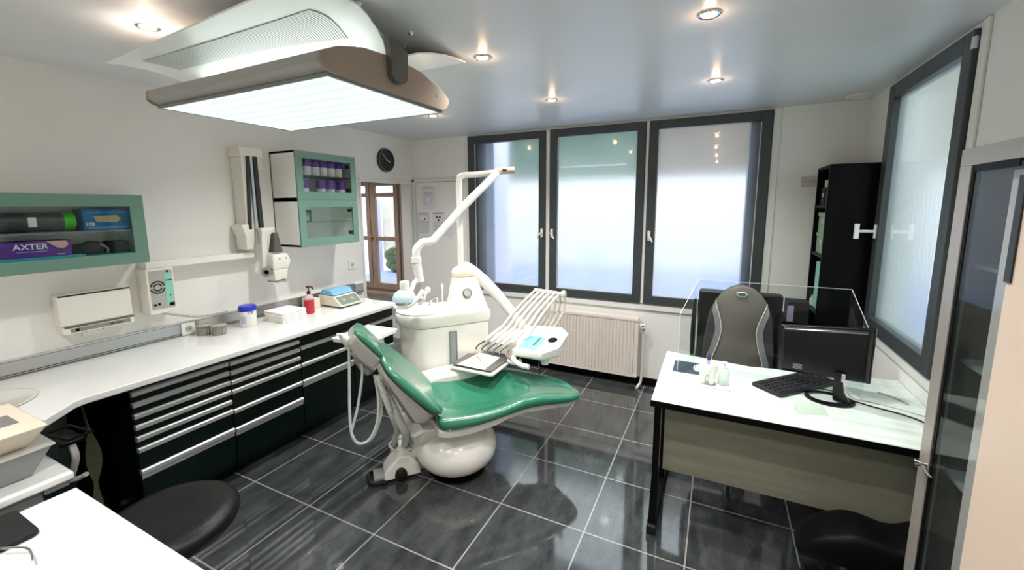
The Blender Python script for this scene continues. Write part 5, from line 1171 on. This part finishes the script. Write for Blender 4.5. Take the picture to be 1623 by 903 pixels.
for (dx, dy, tx, ty, mm, lb) in ((-.008, 0, -.03, -.005, PURPLE, 'purple pen leaning left in the tooth pen holder'), (.006, .004, .004, .0, mat('navy_plastic', '#1c1a50', .3), 'navy pen standing upright in the tooth pen holder')):
    t2 = thing('pen', lb, 'pen', (x+dx, y+dy, .80), group='pens in the tooth holder')
    a, b = Vector((x+dx, y+dy, .846)), Vector((x+dx+tx*-1 if False else x+dx-tx*.4, y+dy+ty, .925))
    MB().tube([a, a.lerp(b, .55)], .0048, 8, False).build('barrel', mat('barrel_lilac', '#cfc6e0', .3), t2)
    MB().tube([a.lerp(b, .55), b], .0055, 8, False, [.0055, .004]).build('cap', mm, t2)
x, y = .075, 2.465
t = thing('gel_bottle', 'clear hand gel pump bottle beside the tooth pen holder', 'bottle', (x, y, .756))
MB().lathe([(.001, 0), (.028, 0), (.030, .003), (.030, .065), (.022, .082), (.011, .088), (.001, .088)], (x, y, .7563), 24).build('body', mat('clear_gel', '#e2eee8', .06, alpha=.55, coat=.6), t, smooth=True)
m_ = MB(); m_.lathe([(.012, .086), (.012, .1), (.004, .102), (.004, .118), (.012, .119), (.012, .125), (.001, .126)], (x, y, .7563)); m_.tube([(x, y, .878), (x-.02, y-.01, .879), (x-.03, y-.014, .872)], .004); m_.build('pump', WHITE, t, smooth=True)
# keyboard
t = thing('keyboard', 'black computer keyboard on the desk in front of the monitor', 'keyboard', (.42, 2.6, .751))
KM = Matrix.Translation((.42, 2.625, .751)) @ Matrix.Rotation(math.radians(47), 4, 'Z')
MB(KM).prism(rrect(-.215, .235, -.085, .085, .012), 0, .018).build('case', mat('keyboard_black', '#16171b', .35), t, bevel=.004)
m_ = MB(KM)
for r in range(5):
    for c in range(18):
        if c in (13,): continue
        xa = -.205+c*.0238; ya = -.07+r*.028; m_.hexa([(xa, ya, .018), (xa+.019, ya, .018), (xa+.019, ya+.022, .018), (xa, ya+.022, .018)], [(xa+.003, ya+.003, .025), (xa+.016, ya+.003, .025), (xa+.016, ya+.019, .025), (xa+.003, ya+.019, .025)])
kk = m_.build('keys', mat('key_black', '#24242a', .4), t)
# monitor
t = thing('monitor', 'black computer monitor seen from behind with a ring-shaped foot', 'monitor', (.55, 2.55, .751))
a, b = Vector((.338, 2.60)), Vector((.708, 2.50)); dn = Vector((-(b-a).y, (b-a).x)).normalized()
MMx = Matrix(((b-a).normalized().to_3d(), dn.to_3d(), Vector((0, 0, 1)))).transposed().to_4x4(); MMx = Matrix.Translation((a.x, a.y, 0)) @ MMx
LW = (b-a).length
MG = mat('monitor_gloss', '#08080c', .22)
m_ = MB(MMx); m_.loft([[(0, .0, .835), (LW, .0, .86), (LW, .0, 1.135), (0, .0, 1.085)], [(-.004, .018, .832), (LW+.004, .018, .857), (LW+.004, .018, 1.138), (-.004, .018, 1.088)]]); m_.build('bezel', MG, t, bevel=.003)
m_ = MB(MMx); m_.loft([[(.02, -.022, .85), (LW-.02, -.022, .87), (LW-.02, -.018, 1.11), (.02, -.018, 1.065)], [(.002, .001, .837), (LW-.002, .001, .862), (LW-.002, .001, 1.133), (.002, .001, 1.083)]]); m_.build('back_cover', MG, t, bevel=.008)
MB(MMx).hexa([(.012, .0185, .845), (LW-.012, .0185, .87), (LW-.012, .0185, 1.12), (.012, .0185, 1.075)], [(.012, .0195, .845), (LW-.012, .0195, .87), (LW-.012, .0195, 1.12), (.012, .0195, 1.075)]).build('screen', mat('screen_glass', '#050608', .1), t)
m_ = MB(MMx)
for k in range(5): m_.box(.07+0*k, .11, -.0295, -.0282, .872+.006*k, .875+.006*k)
m_.build('vent', GREY, t)
st = MB(); st.loft([[(.565, 2.485, .757), (.635, 2.455, .757), (.64, 2.48, .757), (.575, 2.51, .757)], [(.562, 2.49, .80), (.605, 2.475, .80), (.612, 2.50, .80), (.57, 2.515, .80)], [(.562, 2.49, .90), (.592, 2.48, .90), (.598, 2.505, .90), (.568, 2.515, .90)]]); st.build('stem', MG, t, bevel=.003)
m_ = MB(); cx_, cy_ = .555, 2.50; n = 40
o1 = [(cx_+.105*math.cos(2*PI*k/n), cy_+.09*math.sin(2*PI*k/n)) for k in range(n)]; i1 = [(cx_-.012+.072*math.cos(2*PI*k/n), cy_+.006+.058*math.sin(2*PI*k/n)) for k in range(n)]
O0 = [m_.v((x, y, .7505)) for x, y in o1]; O1 = [m_.v((x, y, .757)) for x, y in o1]; I0 = [m_.v((x, y, .7505)) for x, y in i1]; I1 = [m_.v((x, y, .759)) for x, y in i1]
for k in range(n):
    j = (k+1) % n; m_.face([O0[k], O0[j], O1[j], O1[k]]); m_.face([O1[k], O1[j], I1[j], I1[k]]); m_.face([I1[k], I1[j], I0[j], I0[k]]); m_.face([I0[k], I0[j], O0[j], O0[k]])
m_.build('ring_foot', MG, t, smooth=True)
MB().box(.590, .604, 2.468, 2.480, .86, .90).build('cable_clip', mat('clip_silver', '#b9b9b9', .3), t, bevel=.002)
tag(MB().tube([(.598, 2.47, .87), (.61, 2.46, .83), (.65, 2.50, .775), (.72, 2.55, .7545), (.82, 2.52, .7545), (.90, 2.48, .7545), (.95, 2.47, .754)], .0032, 8).build('video_cable', mat('cable_white', '#cfc8c6', .4), smooth=True), 'pale cable running from the monitor to the right wall', 'cable')
tag(MB().tube([(.53, 2.62, .757), (.60, 2.60, .757), (.64, 2.53, .757), (.72, 2.49, .7545), (.82, 2.45, .7545), (.88, 2.40, .7545), (.90, 2.33, .7545)], .0035, 8).build('power_cable', RUBBER, smooth=True), 'black cable running across the desk beside the pale one', 'cable')
tag(MB().tube([(.80, 2.70, .754), (.86, 2.65, .754), (.89, 2.59, .754)], .003, 6).build('pencil', GREY, smooth=True), 'thin grey pencil on the desk near the right wall', 'pencil')
tag(MB().hexa([(.39, 2.25, .7505), (.515, 2.30, .7505), (.515, 2.305, .7505), (.39, 2.255, .7505)], [(.38, 2.335, .766), (.505, 2.375, .766), (.505, 2.38, .766), (.38, 2.34, .766)]).build('card_holder', mat('clear_green_acrylic', '#c3d6c6', .1, alpha=.75)), 'small clear card holder on the desk in front of the monitor', 'card holder')

# ------------------------------------------------------------------ office chair with massage cushion
t = thing('office_chair', 'black leather office chair with a wide back behind the desk', 'office chair', (.17, 3.25, 0))
m_ = MB(); m_.loft([[(x, z_y, z) for x, z_y in rrect(-.095, .425, 3.225+yy, 3.335+yy, .025)] for z, yy in ((.50, -.02), (.70, 0), (.90, .02), (1.06, .035), (1.118, .03))]); m_.build('backrest', BLACK_LEATHER, t, smooth=True, bevel=.015, seg=3)
m_ = MB(); m_.prism(rrect(-.08, .41, 2.98, 3.30, .05), .44, .53); m_.build('seat', BLACK_LEATHER, t, bevel=.03, seg=4)
m_ = MB(); m_.cyl((.165, 3.12, .09), (.165, 3.12, .44), .028); m_.build('column', CHROME, t, smooth=True)
for k in range(5):
    a = 2*PI*k/5+.2; c, s = math.cos(a), math.sin(a)
    MB().tube([(.165, 3.12, .10), (.165+.15*c, 3.12+.15*s, .09), (.165+.27*c, 3.12+.27*s, .065)], .018).build('leg', BLACK, t, smooth=True)
    MB().lathe_axis([(.001, 0), (.028, 0), (.028, .035), (.001, .035)], (.165+.27*c, 3.12+.27*s, .029), (-s, c, 0)).build('caster', RUBBER, t, smooth=True)
MB().tube([(-.105, 3.22, 1.06), (-.115, 3.20, .92), (-.115, 3.2, .70), (-.105, 3.22, .56)], .02, 10).build('side_frame', RUBBER, t, smooth=True)
t = thing('massage_cushion', 'taupe hourglass seat cushion with white piping strapped to the black office chair', 'cushion', (.19, 3.15, .55))
CU = mat('taupe_mesh', '#6c655e', .7, bump=.3, bscale=400); CL = mat('grey_side_mesh', '#8c8c8c', .6); 
def outl(z):   # half widths of the whole cushion with height
    T = [(.55, .215), (.75, .215), (.90, .20), (1.00, .185), (1.08, .155), (1.13, .12), (1.165, .08), (1.185, .035), (1.19, .005)]
    return interp(T, z)[1]
def inl(z):
    T = [(.55, .16), (.68, .15), (.76, .125), (.84, .108), (.88, .104), (.94, .112), (1.0, .13), (1.05, .148), (1.08, .152), (1.13, .119), (1.165, .079), (1.185, .034), (1.19, .004)]
    return interp(T, z)[1]
zs = [.55, .62, .68, .72, .76, .80, .84, .88, .91, .94, .97, 1.0, 1.03, 1.06, 1.08, 1.105, 1.13, 1.15, 1.165, 1.178, 1.185, 1.19]
def cc(z): return .165+.02*max(0, (z-.9))
def yy_(z): return 3.135+.06*max(0, z-1.0)*2+(.9-z)*-.0
m_ = MB(); m_.loft([[(cc(z)-outl(z), yy_(z)+.03, z), (cc(z)-outl(z)*.93, yy_(z)+.004, z), (cc(z)+outl(z)*.93, yy_(z)+.004, z), (cc(z)+outl(z), yy_(z)+.03, z), (cc(z)+outl(z)*.95, yy_(z)+.055, z), (cc(z)-outl(z)*.95, yy_(z)+.055, z)] for z in zs]); m_.build('outer_pad', mat('dark_pad', '#39383a', .6), t, smooth=True)
m_ = MB(); m_.loft([[(cc(z)-inl(z), yy_(z)+.004, z), (cc(z)-inl(z)*.6, yy_(z)-.012, z), (cc(z), yy_(z)-.018, z), (cc(z)+inl(z)*.6, yy_(z)-.012, z), (cc(z)+inl(z), yy_(z)+.004, z), (cc(z)+inl(z)*.9, yy_(z)+.02, z), (cc(z)-inl(z)*.9, yy_(z)+.02, z)] for z in zs]); m_.build('centre_panel', CU, t, smooth=True)
for sg in (-1, 1):
    zz = [z for z in zs if z < 1.09]
    m_ = MB(); m_.loft([[(cc(z)+sg*inl(z), yy_(z)-.001, z), (cc(z)+sg*min(outl(z)*.97, inl(z)+.038+.0*z), yy_(z)-.001, z), (cc(z)+sg*min(outl(z)*.97, inl(z)+.038), yy_(z)+.006, z), (cc(z)+sg*inl(z), yy_(z)+.006, z)] for z in zz]); m_.build('side_band', CL, t)
    m_ = MB(); m_.tube([(cc(z)+sg*inl(z), yy_(z)-.003, z) for z in zz], .0028, 6, False); m_.build('white_piping', PAPER, t, smooth=True)
bd = MB(); n = 28; c0 = (cc(1.12), yy_(1.12)-.018, 1.135)
bd.loft([[(c0[0]+.032*r*math.cos(2*PI*k/n), c0[1]+dy, c0[2]+.016*r*math.sin(2*PI*k/n)) for k in range(n)] for r, dy in ((1, .004), (1, -.004), (.8, -.005))]); b1 = bd.build('oval_badge', PAPER, t, smooth=True)
bd = MB(); bd.loft([[(c0[0]+.026*r*math.cos(2*PI*k/n), c0[1]+dy, c0[2]+.0115*r*math.sin(2*PI*k/n)) for k in range(n)] for r, dy in ((1, -.004), (1, -.0062))]); bd.build('badge_centre', mat('badge_green', '#3f6a55', .4), b1)

# chair in front of the desk (dark, bottom right)
t = thing('visitor_chair', 'low black saddle-topped chair in front of the desk at the bottom right', 'chair', (.55, 1.75, 0))
def zt(x, f):     # saddle shaped far rim, flatter towards the front
    T = [(.38, .26), (.43, .34), (.475, .375), (.505, .385), (.537, .405), (.58, .417), (.635, .41), (.70, .393), (.76, .418), (.79, .455), (.88, .47)]
    return interp(T, x)[1]*(1-.10*f)+.40*.10*f
secs = []
for k in range(17):
    x = .38+.49*k/16; e = math.sqrt(max(.02, 1-((x-.62)/.27)**4)); hy = .105*e; P = []
    for j in range(9):
        f = j/8; P.append((x, 2.03+hy-2*hy*f, zt(x, abs(f))+.012*math.sin(PI*f)))
    P += [(x, 2.03-hy*.9, .24), (x, 2.03, .23), (x, 2.03+hy*.9, .24)]
    secs.append(P)
MB().loft(secs).build('seat', mat('matte_black_seat', '#050506', .5, spec=.15), t, smooth=True, sub=1)
MB().cyl((.62, 2.04, .08), (.62, 2.04, .25), .026).build('column', mat('dark_column', '#1a1a1c', .3), t, smooth=True)
for k in range(5):
    a = 2*PI*k/5+.1; c, s = math.cos(a), math.sin(a)
    MB().tube([(.62, 2.04, .10), (.62+.06*c, 2.045+.06*s, .095), (.62+.19*c, 2.045+.19*s, .07)], .018).build('leg', BLACK, t, smooth=True)
    MB().lathe_axis([(.001, 0), (.028, 0), (.028, .03), (.001, .03)], (.62+.19*c, 2.045+.19*s, .029), (-s, c, 0)).build('caster', RUBBER, t, smooth=True)

# ------------------------------------------------------------------ glazed aluminium cupboard at the right edge
t = thing('glass_cupboard', 'tall aluminium framed cupboard with a glass door at the right edge', 'cupboard', (.83, 1.45, 0))
fx = .70
m_ = MB(); m_.box(fx, fx+.03, 1.83, 1.90, 0, 1.845); m_.box(fx, fx+.03, .95, 1.90, 1.845, 1.90)
m_.build('frame', ALUF, t, bevel=.002)
m_ = MB(); m_.box(fx+.03, .945, 1.885, 1.90, 0, 1.90); m_.box(fx+.03, .945, .95, .97, 0, 1.90); m_.box(.93, .945, .97, 1.885, 0, 1.90); m_.box(fx+.03, .93, .97, 1.885, 1.88, 1.90); m_.box(fx+.03, .93, .97, 1.885, 0, .03)
m_.build('carcass', mat('cupboard_grey', '#4a4744', .5), t)
d_ = MB().box(fx+.006, fx+.012, 1.585, 1.815, .01, 1.84).build('glass_door', mat('smoked_glass', '#3c4442', .03, alpha=.2, coat=1), t)
m_ = MB(); m_.box(fx+.004, fx+.016, 1.815, 1.83, .0, 1.845); m_.box(fx+.004, fx+.016, 1.60, 1.815, 1.825, 1.845); m_.build('door_seal', BLACK, d_)
MB().tube([(fx-.03, 1.845, .825), (fx-.012, 1.84, .827), (fx, 1.84, .828)], .006, 10, False, [.014, .007, .006]).build('knob', CHROME, t, smooth=True)
MB().tube([(fx-.012, 1.84, .827), (fx-.012, 1.80, .822), (fx-.01, 1.775, .82)], .004, 8, False).build('latch_rod', CHROME, t, smooth=True)
MB().box(fx+.04, fx+.055, 1.56, 1.70, .03, 1.82).build('inner_panel', mat('white_inner_panel', '#dfe3dc', .2, coat=.5), t)
for z in (.40, .80, 1.20, 1.52): MB().box(fx+.06, .93, 1.0, 1.88, z, z+.012).build('shelf', mat('shelf_glass', '#a9c2bc', .1, alpha=.5), t)
MB().box(fx+.001, fx+.022, .97, 1.572, .0, 1.843).build('beige_door', mat('beige_door', '#e0cbb9', .5), t, bevel=.003)
MB().box(fx-.004, fx+.001, 1.545, 1.572, 1.52, 1.80).build('door_pull', DARK, t)
